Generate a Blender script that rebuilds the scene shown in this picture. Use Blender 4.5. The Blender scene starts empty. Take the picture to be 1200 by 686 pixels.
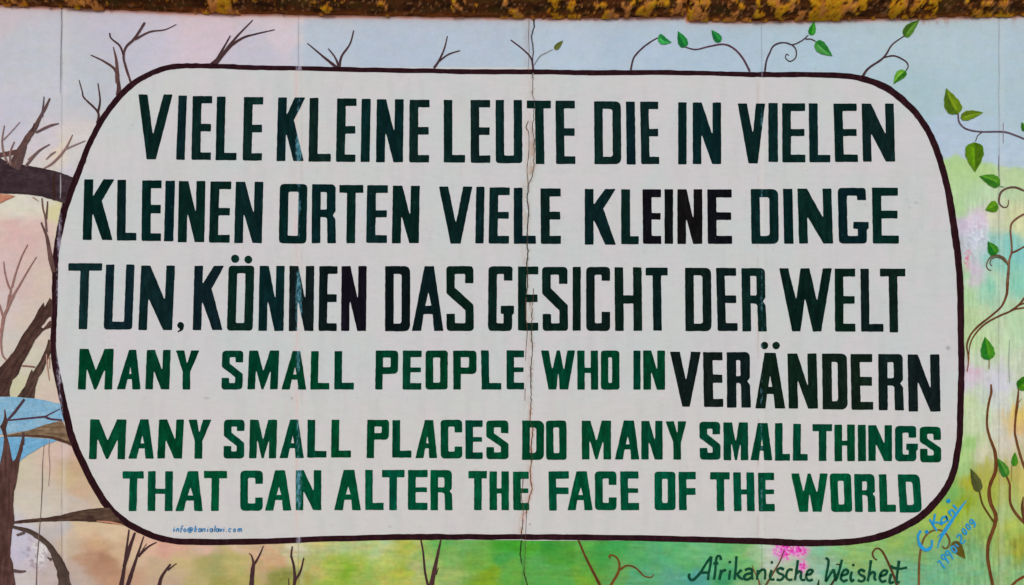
import bpy, bmesh, math, random
import numpy as np
from mathutils import Vector
from mathutils.geometry import tessellate_polygon

C = bpy.context.scene.collection
S = 0.004364                      # metres per unit of the wall drawing grid
ZC = 1.80                         # height of the drawing grid's row 343
def X(x): return (x - 600.0) * S
def Z(y): return ZC - (y - 343.0) * S

# ------------------------------------------------------------------ camera
cam = bpy.data.cameras.new('camera'); camo = bpy.data.objects.new('camera', cam); C.objects.link(camo)
cam.sensor_width = 36; cam.lens = 36; cam.clip_end = 2000; cam.clip_start = 0.05
camo.location = (0, -1200 * S, ZC); camo.rotation_euler = (math.radians(90), 0, 0)
bpy.context.scene.camera = camo
# ------------------------------------------------------------------ sky, sun, exposure
w = bpy.data.worlds.new('World'); bpy.context.scene.world = w; w.use_nodes = True
nt = w.node_tree; nt.nodes.clear()
sky = nt.nodes.new('ShaderNodeTexSky'); sky.sky_type = 'NISHITA'; sky.sun_disc = False
SUN_EL, SUN_AZ = math.radians(33), math.radians(188)
sky.sun_elevation = SUN_EL; sky.sun_rotation = SUN_AZ
sky.dust_density = 1.0; sky.air_density = 1.0; sky.ozone_density = 1.0
bg = nt.nodes.new('ShaderNodeBackground'); bg.inputs['Strength'].default_value = 0.09
wo = nt.nodes.new('ShaderNodeOutputWorld')
nt.links.new(sky.outputs[0], bg.inputs[0]); nt.links.new(bg.outputs[0], wo.inputs[0])
sun = bpy.data.lights.new('sun', 'SUN'); sun.energy = 1.5; sun.angle = math.radians(14); sun.color = (1.0, .985, .94)
suno = bpy.data.objects.new('sun', sun); C.objects.link(suno)
d = Vector((math.sin(SUN_AZ) * math.cos(SUN_EL), math.cos(SUN_AZ) * math.cos(SUN_EL), math.sin(SUN_EL)))
suno.rotation_euler = d.to_track_quat('Z', 'Y').to_euler(); suno.location = (0, -4, 6)
vs = bpy.context.scene.view_settings
vs.view_transform = 'Standard'; vs.look = 'None'; vs.exposure = 0.16; vs.gamma = 1.0

# ------------------------------------------------------------------ colour helpers
KA = 0.80                          # paint albedo that a displayed value stands for
def lin(c):
    c = np.asarray(c, float) / 255.0
    return np.where(c <= .04045, c / 12.92, ((c + .055) / 1.055) ** 2.4)
def alb(c): return tuple(float(v) for v in np.clip(lin(c) / KA, 0.0008, .9))

def vnoise(x, y, seed):
    xi = np.floor(x).astype(np.int64); yi = np.floor(y).astype(np.int64)
    fx = x - xi; fy = y - yi; fx = fx * fx * (3 - 2 * fx); fy = fy * fy * (3 - 2 * fy)
    def h(a, b):
        n = (a * 374761393 + b * 668265263 + seed * 974634777) & 0x7fffffff
        n = ((n ^ (n >> 13)) * 1274126177) & 0x7fffffff
        n = (n ^ (n >> 16)) & 0xffff
        return n / 65535.0
    a = h(xi, yi); b = h(xi + 1, yi); c = h(xi, yi + 1); e = h(xi + 1, yi + 1)
    return (a + (b - a) * fx) * (1 - fy) + (c + (e - c) * fx) * fy
def fbm(x, y, seed, o=4):
    s = 0; a = .5; t = 0
    x = np.asarray(x, float); y = np.asarray(y, float)
    for i in range(o):
        s = s + a * vnoise(x * 2 ** i + 17 * i, y * 2 ** i + 31 * i, seed + i); t += a; a *= .5
    return s / t
def sstep(a, b, v):
    t = np.clip((v - a) / (b - a), 0, 1); return t * t * (3 - 2 * t)

# ------------------------------------------------------------------ materials
def newmat(name):
    m = bpy.data.materials.new(name); m.use_nodes = True
    n = m.node_tree.nodes; l = m.node_tree.links
    b = n['Principled BSDF']; b.inputs['Roughness'].default_value = .62
    b.inputs['Specular IOR Level'].default_value = .07
    return m, n, l, b
def tex(n, l, kind, scale, vec=None, detail=6, rough=.6):
    t = n.new('ShaderNodeTexNoise'); t.inputs['Scale'].default_value = scale
    t.inputs['Detail'].default_value = detail; t.inputs['Roughness'].default_value = rough
    if vec is not None: l.new(vec, t.inputs['Vector'])
    return t
def ramp(n, l, src, p):
    r = n.new('ShaderNodeValToRGB'); l.new(src, r.inputs[0]); e = r.color_ramp.elements
    while len(e) < len(p): e.new(.5)
    for k, (pos, v) in enumerate(p):
        e[k].position = pos; e[k].color = (v, v, v, 1) if not isinstance(v, tuple) else (*v, 1)
    return r
def mix(n, l, mode, fac, a, b):
    m = n.new('ShaderNodeMix'); m.data_type = 'RGBA'; m.blend_type = mode
    for sock, val in ((m.inputs[0], fac), (m.inputs[6], a), (m.inputs[7], b)):
        if hasattr(val, 'is_output'): l.new(val, sock)
        elif sock == m.inputs[0]: sock.default_value = val
        else: sock.default_value = (*val, 1)
    return m.outputs[2]
def mth(n, l, op, a, b=None, c=None):
    m = n.new('ShaderNodeMath'); m.operation = op
    for k, v in enumerate((a, b, c)):
        if v is None: continue
        if hasattr(v, 'is_output'): l.new(v, m.inputs[k])
        else: m.inputs[k].default_value = v
    return m.outputs[0]
def wall_relief(n, l, b, strength=.25, pos=None):
    """fine concrete relief shared by every coat of paint: same world pattern under wall and lettering"""
    fine = tex(n, l, 'n', 260, pos, 5, .7); big = tex(n, l, 'n', 14, pos, 5, .6)
    vo = n.new('ShaderNodeTexVoronoi'); vo.inputs['Scale'].default_value = 46; l.new(pos, vo.inputs['Vector'])
    pit = ramp(n, l, vo.outputs['Distance'], [(0.0, 0.0), (.10, 1.0)])
    h = mth(n, l, 'ADD', mth(n, l, 'MULTIPLY', fine.outputs[0], .35), mth(n, l, 'MULTIPLY', big.outputs[0], 1.3))
    h = mth(n, l, 'ADD', h, mth(n, l, 'MULTIPLY', pit.outputs[0], .25))
    bp = n.new('ShaderNodeBump'); bp.inputs['Strength'].default_value = strength; bp.inputs['Distance'].default_value = .004
    l.new(h, bp.inputs['Height']); l.new(bp.outputs[0], b.inputs['Normal'])

def mat_vcol(name, var=.10, relief=.25, rough=.6, streak=(9, 1, 3)):
    m, n, l, b = newmat(name)
    a = n.new('ShaderNodeAttribute'); a.attribute_name = 'paint'
    g = n.new('ShaderNodeNewGeometry'); pos = g.outputs['Position']
    mp = n.new('ShaderNodeMapping'); mp.inputs['Scale'].default_value = streak; l.new(pos, mp.inputs[0])
    t1 = tex(n, l, 'n', 7, mp.outputs[0], 8, .7); t2 = tex(n, l, 'n', 75, pos, 6, .7)
    r1 = ramp(n, l, t1.outputs[0], [(.30, 1 - var), (.70, 1 + var * .6)])
    r2 = ramp(n, l, t2.outputs[0], [(.30, 1 - var * .7), (.70, 1 + var * .4)])
    c = mix(n, l, 'MULTIPLY', 1.0, a.outputs['Color'], r1.outputs[0]); c = mix(n, l, 'MULTIPLY', 1.0, c, r2.outputs[0])
    l.new(c, b.inputs['Base Color']); b.inputs['Roughness'].default_value = rough
    wall_relief(n, l, b, relief, pos)
    return m

def mat_dark(name, ring=False):
    """hand-brushed dark paint; its colour comes from the object, worn through along the filled joints"""
    m, n, l, b = newmat(name)
    oi = n.new('ShaderNodeObjectInfo'); g = n.new('ShaderNodeNewGeometry'); pos = g.outputs['Position']
    mp = n.new('ShaderNodeMapping'); mp.inputs['Scale'].default_value = (3.4, 1, .9); l.new(pos, mp.inputs[0])
    t = tex(n, l, 'n', 11, mp.outputs[0], 9, .68); t2 = tex(n, l, 'n', 90, pos, 6, .7)
    r = ramp(n, l, t.outputs[0], [(.28, .5), (.5, .92), (.72, 1.75)])
    r2 = ramp(n, l, t2.outputs[0], [(.3, .8), (.7, 1.25)])
    c = mix(n, l, 'MULTIPLY', 1.0, oi.outputs['Color'], r.outputs[0]); c = mix(n, l, 'MULTIPLY', 1.0, c, r2.outputs[0])
    sp = n.new('ShaderNodeSeparateXYZ'); l.new(pos, sp.inputs[0])
    def band(xc, wd):
        dx = mth(n, l, 'ABSOLUTE', mth(n, l, 'SUBTRACT', sp.outputs[0], X(xc)))
        return mth(n, l, 'SUBTRACT', 1.0, mth(n, l, 'MINIMUM', mth(n, l, 'DIVIDE', dx, wd * S), 1.0))
    bands = [band(350, 9), mth(n, l, 'MULTIPLY', band(892.5, 7), .74)]
    if ring: bands += [band(70, 9)]
    mask = bands[0]
    for q in bands[1:]: mask = mth(n, l, 'MAXIMUM', mask, q)
    mp2 = n.new('ShaderNodeMapping'); mp2.inputs['Scale'].default_value = (1.6, 1, .55); l.new(pos, mp2.inputs[0])
    wn = tex(n, l, 'n', 75, mp2.outputs[0], 8, .75); wb = tex(n, l, 'n', 7, pos, 2, .5)
    v = mth(n, l, 'MULTIPLY', mask, mth(n, l, 'MULTIPLY', wn.outputs[0], wb.outputs[0]))
    wm = ramp(n, l, v, [(.17, 0.0), (.29, .85)])
    wc = ramp(n, l, wn.outputs[0], [(.40, alb((22, 84, 96))), (.62, alb((110, 165, 180)))])
    if ring: wc = ramp(n, l, wn.outputs[0], [(.40, alb((95, 80, 100))), (.62, alb((185, 175, 190)))])
    c = mix(n, l, 'MIX', wm.outputs[0], c, wc.outputs[0])
    # scattered chips where the pale ground shows
    ch = tex(n, l, 'n', 120, pos, 3, .5); cr = ramp(n, l, ch.outputs[0], [(.745, 0.0), (.78, .6)])
    c = mix(n, l, 'MIX', cr.outputs[0], c, alb((120, 140, 140)))
    l.new(c, b.inputs['Base Color']); b.inputs['Roughness'].default_value = .85; b.inputs['Specular IOR Level'].default_value = .012
    wall_relief(n, l, b, .2, pos)
    return m

M_WALL = mat_vcol('painted_concrete', .06, .4, .6, (3, 1, 3))
M_FIELD = mat_vcol('cream_paint', .04, .30, .55, (2, 1, 7))
M_LETTER = mat_dark('dark_green_lettering_paint')
M_RING = mat_dark('dark_brown_outline_paint', True)
M_STROKE = mat_vcol('brushed_paint', .22, .25, .6, (6, 1, 6))
M_LICHEN = mat_vcol('lichen_concrete', .16, .5, .9, (3, 3, 3))

def flat_mat(name, col, rough=.9, scale=6, var=.2):
    m, n, l, b = newmat(name)
    g = n.new('ShaderNodeNewGeometry')
    t = tex(n, l, 'n', scale, g.outputs['Position'], 8, .65)
    r = ramp(n, l, t.outputs[0], [(.3, 1 - var), (.7, 1 + var)])
    l.new(mix(n, l, 'MULTIPLY', 1.0, col, r.outputs[0]), b.inputs['Base Color'])
    bp = n.new('ShaderNodeBump'); bp.inputs['Strength'].default_value = .4; bp.inputs['Distance'].default_value = .01
    l.new(t.outputs[0], bp.inputs['Height']); l.new(bp.outputs[0], b.inputs['Normal'])
    b.inputs['Roughness'].default_value = rough
    return m
M_MORTAR = flat_mat('crumbling_mortar', (.05, .035, .028), .95, 60, .4)
M_FILL = flat_mat('pale_joint_filler', (.5, .48, .46), .9, 40, .2)
M_GROUND = flat_mat('grey_paving', (.20, .20, .20), .9, 4, .2)

# ------------------------------------------------------------------ mesh helpers
def link(name, me, parent=None, mat=None):
    o = bpy.data.objects.new(name, me); C.objects.link(o)
    if parent is not None: o.parent = parent
    if mat is not None: me.materials.append(mat)
    return o
def set_paint(me, cols):
    a = me.color_attributes.new('paint', 'FLOAT_COLOR', 'POINT')
    c = np.ones((len(me.vertices), 4), np.float32); c[:, :3] = cols
    a.data.foreach_set('color', c.ravel())
def grid_mesh(name, P, closed=False):
    """P: (rows, cols, 3) array"""
    R, K = P.shape[:2]
    me = bpy.data.meshes.new(name)
    idx = np.arange(R * K).reshape(R, K)
    q = np.stack([idx[:-1, :-1], idx[1:, :-1], idx[1:, 1:], idx[:-1, 1:]], -1).reshape(-1, 4)
    me.vertices.add(R * K); me.vertices.foreach_set('co', P.reshape(-1).astype(np.float32))
    me.loops.add(q.size); me.loops.foreach_set('vertex_index', q.ravel().astype(np.int32))
    me.polygons.add(len(q)); me.polygons.foreach_set('loop_start', np.arange(0, q.size, 4, dtype=np.int32))
    me.polygons.foreach_set('use_smooth', np.ones(len(q), bool))
    me.update(calc_edges=True)
    return me

LAYER = [0]
def next_depth(base=.0016):
    LAYER[0] += 1
    return base + LAYER[0] * .000012
def resample(pts, step):
    out = []
    n = len(pts)
    for i in range(n):
        a = np.array(pts[i][:2], float); b = np.array(pts[(i + 1) % n][:2], float)
        k = max(1, int(np.linalg.norm(b - a) / step))
        for j in range(k): out.append(tuple(a + (b - a) * j / k))
    return out
def fillet(pts, dflt=1.1):
    out = []; n = len(pts)
    for i in range(n):
        p = np.array(pts[i][:2], float); r = pts[i][2] if len(pts[i]) > 2 else dflt
        a = np.array(pts[i - 1][:2], float) - p; b = np.array(pts[(i + 1) % n][:2], float) - p
        la, lb = np.linalg.norm(a), np.linalg.norm(b)
        if la < 1e-6 or lb < 1e-6: continue
        ca = float(np.clip(a @ b / la / lb, -1, 1)); ang = math.acos(ca)
        if ang > 3.0 or r <= 0: out.append(tuple(p)); continue
        t = min(r / math.tan(ang / 2), la * .48, lb * .48)
        p0 = p + a / la * t; p1 = p + b / lb * t
        k = 3 if r < 2 else 6
        for j in range(k + 1):
            s = j / k
            q = p0 * (1 - s) ** 2 + p * 2 * s * (1 - s) + p1 * s * s
            out.append(tuple(q))
    return out
def plate(name, contours, depth, parent, mat, wob=.22, step=1.6, seed=0, col=None, thick=.0010, colfn=None):
    """contours (first outer, rest holes) in drawing units -> one closed thin coat of paint, front face at y=-depth"""
    cs = []
    for c in contours:
        c = resample(c, step)
        a = np.array(c)
        if wob:
            a[:, 0] += (fbm(a[:, 0] / 4.0, a[:, 1] / 5.0, 7 + seed, 3) - .5) * 2.6 * wob
            a[:, 1] += (fbm(a[:, 0] / 5.0, a[:, 1] / 4.0, 77 + seed, 3) - .5) * 2.6 * wob
        cs.append(a)
    tris = tessellate_polygon([[Vector((p[0], -p[1], 0)) for p in c] for c in cs])
    allp = np.concatenate(cs)
    n = len(allp)
    V = [(X(p[0]), -depth, Z(p[1])) for p in allp] + [(X(p[0]), -depth + thick, Z(p[1])) for p in allp]
    F = []
    for t in tris:
        a, b, c = t
        pa, pb, pc = allp[a], allp[b], allp[c]
        ar = (pb[0] - pa[0]) * (pc[1] - pa[1]) - (pb[1] - pa[1]) * (pc[0] - pa[0])
        if ar > 0: a, c = c, a               # y runs down: face towards the viewer
        F.append((a, b, c)); F.append((c + n, b + n, a + n))
    o0 = 0
    edge_dir = {}
    for f in F[::2]:
        for k in range(3): edge_dir[(f[k], f[(k + 1) % 3])] = 1
    for c in cs:
        m = len(c)
        for i in range(m):
            a, b = o0 + i, o0 + (i + 1) % m
            if (a, b) in edge_dir: F.append((b, a, a + n, b + n))
            else: F.append((a, b, b + n, a + n))
        o0 += m
    me = bpy.data.meshes.new(name); me.from_pydata(V, [], F); me.update()
    if col is not None or colfn is not None:
        if colfn is not None: cc = colfn(allp)
        else: cc = np.tile(alb(col), (n, 1))
        set_paint(me, np.concatenate([cc, cc]))
    return link(name, me, parent, mat)

def smooth_line(pts, k=6):
    P = [np.array(p, float) for p in pts]
    if len(P) < 3: k = max(k, 8)
    P = [2 * P[0] - P[1]] + P + [2 * P[-1] - P[-2]]
    out = []
    for i in range(1, len(P) - 2):
        for j in range(k):
            t = j / k
            out.append(.5 * ((2 * P[i]) + (-P[i - 1] + P[i + 1]) * t + (2 * P[i - 1] - 5 * P[i] + 4 * P[i + 1] - P[i + 2]) * t * t
                             + (-P[i - 1] + 3 * P[i] - 3 * P[i + 1] + P[i + 2]) * t ** 3))
    out.append(P[-2]); return np.array(out)
class Brush:
    """collects brush strokes (tapered, slightly thick ribbons) into one painted part"""
    def __init__(s): s.V = []; s.F = []; s.Cc = []
    def stroke(s, pts, w0, w1=None, col=(70, 45, 45), col2=None, k=6, rag=.12, seed=0):
        w1 = w0 if w1 is None else w1
        L = smooth_line([p[:2] for p in pts], k); n = len(L)
        if isinstance(w0, (list, tuple)):
            W = np.interp(np.linspace(0, 1, n), np.linspace(0, 1, len(w0)), w0)
        else: W = np.linspace(w0, w1, n)
        W = W * (1 + (fbm(L[:, 0] / 3, L[:, 1] / 3, 5 + seed, 2) - .5) * 2 * rag)
        T = np.gradient(L, axis=0); T /= np.maximum(np.linalg.norm(T, axis=1), 1e-6)[:, None]
        N = np.stack([-T[:, 1], T[:, 0]], 1)
        c1 = np.array(alb(col)); c2 = np.array(alb(col2)) if col2 is not None else c1 * 1.35
        dep = next_depth(); b0 = len(s.V); sides = [-.5, -.15, .25, .5]
        for i in range(n):
            for q, sd in enumerate(sides):
                e = fbm(L[i, 0] / 3 + 9 * q, L[i, 1] / 3, 40 + q, 2) - .5
                p = L[i] + N[i] * W[i] * (sd + (e * .12 if q in (0, 3) else 0))
                s.V.append((X(p[0]), -dep, Z(p[1])))
                f = float(np.clip(fbm(L[i, 0] / 9, L[i, 1] / 9 + q * 5, 60, 3) * 1.5 - .4 + (.25 if q == 2 else 0), 0, 1))
                f *= .6; s.Cc.append(c1 * (1 - f) + c2 * f)
        for i in range(n - 1):
            for q in range(3):
                a = b0 + i * 4 + q
                s.F.append((a, a + 1, a + 5, a + 4))
        # thin edge down to the wall
        for q in (0, 3):
            e0 = len(s.V)
            for i in range(n):
                v = s.V[b0 + i * 4 + q]; s.V.append((v[0], v[1] + .0008, v[2])); s.Cc.append(s.Cc[b0 + i * 4 + q])
            for i in range(n - 1): s.F.append((b0 + i * 4 + q, b0 + (i + 1) * 4 + q, e0 + i + 1, e0 + i))
    def dot(s, p, r, col):
        dep = next_depth(); b0 = len(s.V); c = np.array(alb(col))
        s.V.append((X(p[0]), -dep, Z(p[1]))); s.Cc.append(c)
        for k in range(12):
            a = k * math.pi / 6; rr = r * (1 + .12 * math.sin(k * 2.3 + p[0]))
            s.V.append((X(p[0] + rr * math.cos(a)), -dep, Z(p[1] + rr * math.sin(a)))); s.Cc.append(c)
        for k in range(12): s.F.append((b0, b0 + 1 + k, b0 + 1 + (k + 1) % 12))
    def build(s, name, parent, label=None):
        me = bpy.data.meshes.new(name); me.from_pydata(s.V, [], s.F); me.update()
        set_paint(me, np.array(s.Cc))
        o = link(name, me, parent, M_STROKE)
        if label: o['label'] = label
        return o
def T(x0, y0, s): return lambda pts: [(x0 + p[0] / s, y0 + p[1] / s) for p in pts]

# ------------------------------------------------------------------ the wall
wall = bpy.data.objects.new('mural', None); C.objects.link(wall); wall.location = (0, 0, 0)
wall['label'] = 'long painted concrete wall with cream lettered panel, bare trees and leafy vines'
wall['category'] = 'wall'

CRK = [(-60, 624), (22, 625), (32, 626.3), (42.6, 622.6), (55, 625), (75, 624.3), (86, 625), (102, 623.6), (112, 624.4), (118, 626),
       (140, 625.4), (148, 624.4), (168, 626), (198, 625.6), (207, 623.5), (213, 620.5), (218, 619), (222, 618.8), (237, 617.5), (247, 619.5),
       (272, 617.5), (290, 618), (296, 619), (310, 617.4), (328, 618.4), (346, 616.8), (354, 620), (362, 623.6), (370, 623),
       (396, 623), (406, 624), (427, 622.6), (444, 622), (469, 622.6), (492, 621.3), (504, 624.3), (511, 624), (523, 622.6),
       (539, 623), (551, 621.6), (561, 621.6), (573, 623.6), (587, 619.6), (599, 617), (604, 613.4), (612, 612.6), (624, 611), (635, 611.3),
       (651, 609.6), (662, 611.3), (667, 614.2), (674, 615), (686, 618), (760, 617)]
CY = np.array([c[0] for c in CRK], float); CX = np.array([c[1] for c in CRK], float)
def crack_x(y): return np.interp(y, CY, CX) + (fbm(np.asarray(y, float) / 3.5, np.asarray(y, float) * 0, 91, 3) - .5) * 1.6
GAP = [(-60, .8), (22, 1.2), (60, 1.0), (86, .7), (110, .6), (140, .8), (190, .6), (213, .9), (222, 1.1), (290, 1.2), (335, 1.1), (343, .9), (347, 0.0),
       (357, 0.0), (364, .8), (400, .9), (440, .9), (490, .8), (520, 1.0), (545, .8), (590, .9), (601, .6), (603, 0), (610, .7), (640, 1.2), (658, 1.1), (663, 0), (667, 0), (672, 1.2), (760, 1.3)]
GY = np.array([g[0] for g in GAP], float); GW = np.array([g[1] for g in GAP], float) * np.interp(GY, [0, 100, 200, 700], [1.5, 1.25, 1.15, 1.2])
def gap_w(y): return np.interp(y, GY, GW)

# painted background, as read off the wall: x, y, r, g, b
BG = """0 20 196 186 192;30 60 186 188 202;150 40 190 187 206;100 100 187 190 203;60 110 190 191 204;250 32 206 188 196;300 62 190 187 206;328 34 208 194 200;
372 45 178 190 209;450 60 176 188 209;550 50 175 188 209;650 60 177 192 212;750 60 173 190 212;850 60 171 190 211;950 60 169 191 210;1010 60 170 192 208;1100 60 172 192 207;
1180 60 171 191 208;1150 100 168 191 206;1080 112 165 190 203;1180 172 174 193 214;1112 168 173 191 214;1190 140 170 192 208;
20 140 194 190 200;55 165 203 194 199;90 180 204 199 204;72 178 218 200 180;85 205 200 194 198;
20 245 214 206 188;50 245 215 206 190;62 250 205 196 150;45 232 206 200 188;20 270 210 172 166;35 285 208 174 168;45 262 210 180 172;50 325 205 184 170;58 345 206 186 172;10 315 206 178 174;
25 330 206 180 172;50 300 206 180 170;10 360 206 188 182;40 365 205 186 174;50 395 205 188 174;8 405 202 190 180;40 425 200 192 172;60 445 208 192 172;22 455 198 192 160;66 468 208 184 170;
25 550 198 186 162;40 555 200 184 164;60 540 204 178 160;75 528 206 178 168;85 548 190 160 128;80 560 198 172 132;95 575 196 166 138;60 580 198 184 168;30 590 202 190 174;50 600 202 190 176;
90 590 196 180 166;20 628 194 190 208;30 650 190 184 204;42 660 200 186 196;55 630 188 178 176;70 620 186 178 178;85 640 196 172 146;100 618 212 184 146;130 625 214 186 150;112 640 205 160 120;118 657 162 112 84;
105 650 176 130 100;128 664 170 122 92;140 650 204 168 130;135 682 186 136 104;90 672 188 164 150;75 680 180 160 156;60 680 190 172 168;28 683 198 188 186;
160 650 208 178 146;172 640 216 170 144;195 641 208 150 130;215 643 212 158 138;240 640 214 172 148;280 640 214 178 150;180 662 192 162 128;200 668 190 164 130;160 680 190 146 116;200 684 186 154 128;
215 656 190 170 110;240 660 160 152 84;255 664 150 150 84;275 655 180 170 94;230 676 176 160 100;262 680 152 146 66;285 665 186 172 96;290 680 176 164 86;
310 648 206 166 130;325 658 198 156 112;305 665 196 160 112;330 645 204 172 132;325 683 140 138 54;332 675 134 138 62;340 655 206 198 150;345 640 214 204 170;350 680 168 168 82;362 660 192 184 110;
380 645 196 196 128;400 640 182 198 134;420 636 186 196 130;390 660 172 186 82;405 670 138 178 48;425 660 166 188 80;400 684 160 190 70;430 680 164 184 88;445 640 186 200 140;460 655 184 196 104;
480 642 176 188 74;470 670 176 186 70;462 684 190 188 92;490 665 184 190 126;487 638 198 192 116;500 645 140 186 92;515 640 108 178 86;508 670 160 190 110;530 650 116 182 88;525 678 150 184 96;
545 645 104 176 86;560 655 108 176 66;570 675 118 168 34;590 640 60 164 44;605 636 58 166 40;590 655 62 160 66;600 668 96 172 66;620 640 72 172 44;640 640 48 152 48;630 660 86 170 78;
660 650 70 160 50;655 675 86 172 72;680 640 84 172 66;690 665 84 164 60;680 680 104 170 50;705 650 58 160 68;720 640 58 166 80;740 650 78 172 92;725 672 96 170 86;750 680 82 170 110;765 655 78 170 110;
790 645 84 178 104;800 660 100 182 112;820 645 112 186 122;790 678 82 166 134;830 665 106 182 124;815 680 84 160 150;850 650 108 184 112;850 682 66 160 104;870 645 122 186 112;875 665 118 182 110;886 650 150 190 130;
893 645 190 206 180;900 655 192 206 182;905 675 178 196 160;888 678 140 182 130;960 642 134 192 148;970 655 148 186 156;955 672 160 190 160;985 645 138 188 120;1000 655 148 188 110;985 675 122 184 140;1020 645 146 188 112;
1045 636 148 186 100;1040 660 138 186 124;1060 675 118 182 140;1030 682 126 182 132;1070 640 140 182 108;1090 620 152 184 92;1105 602 158 180 66;1120 600 148 172 50;1130 590 140 154 30;1118 580 118 170 90;
1138 560 168 164 24;1130 548 150 186 120;1150 598 156 178 84;1140 610 146 176 92;1120 650 132 182 124;1100 670 118 180 136;1140 655 130 184 128;1145 680 134 186 130;1180 650 156 180 96;1180 665 152 186 122;
1178 600 166 186 116;1185 620 166 182 84;1195 640 160 166 60;1195 670 146 184 120;1150 530 200 196 166;1150 550 176 172 84;1175 560 172 166 66;1168 575 160 170 70;1180 575 176 182 100;1195 560 190 176 96;
1133 530 172 202 130;1137 520 150 192 110;1142 500 196 206 166;1132 500 194 206 162;1170 505 204 202 184;1185 520 206 196 178;1192 500 214 176 124;1195 530 200 190 150;1135 470 190 204 158;1150 485 190 206 166;
1150 460 190 200 180;1165 445 200 198 204;1172 455 202 202 208;1175 475 198 202 196;1190 485 218 184 104;1195 490 216 190 100;1188 470 196 206 180;1140 437 206 182 196;1135 445 204 192 200;1148 425 188 202 172;
1195 435 196 204 176;1165 400 186 204 160;1140 400 180 204 150;1175 385 184 204 166;1192 380 176 204 164;1135 375 176 198 146;1150 365 184 202 160;1135 345 168 200 148;1155 345 158 204 172;1160 335 128 196 168;
1178 340 180 206 178;1190 335 134 200 176;1190 360 182 206 166;1180 310 136 198 178;1195 300 130 192 184;1182 285 128 190 180;1165 280 140 192 180;1158 300 136 194 178;1168 325 176 204 170;
1145 280 186 192 204;1150 290 196 200 206;1130 265 204 188 206;1145 256 208 186 204;1128 285 182 186 190;1140 315 204 184 202;1142 330 200 190 196;1132 320 160 204 150;1122 245 172 202 146;
1128 215 176 204 148;1122 195 172 200 138;1150 200 174 202 136;1140 235 178 204 160;1165 225 184 206 168;1185 225 180 200 156;1190 208 180 200 150;1165 250 204 204 168;1190 255 204 204 158;1195 265 204 206 160;1175 265 198 204 164"""
BGP = np.array([[float(v) for v in e.split()] for e in BG.replace('\n', '').split(';')])
for q_ in BGP:
    if q_[1] < 192 and q_[4] >= 201: q_[4] -= 7; q_[2] += 2
    if q_[1] > 600 and q_[0] < 330: q_[2:] = q_[2:] * .82 + np.array([196, 176, 158]) * .18
    if q_[1] > 600 and 520 < q_[0] < 800: q_[2] += 12; q_[4] += 6
BGL = lin(BGP[:, 2:])
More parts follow.
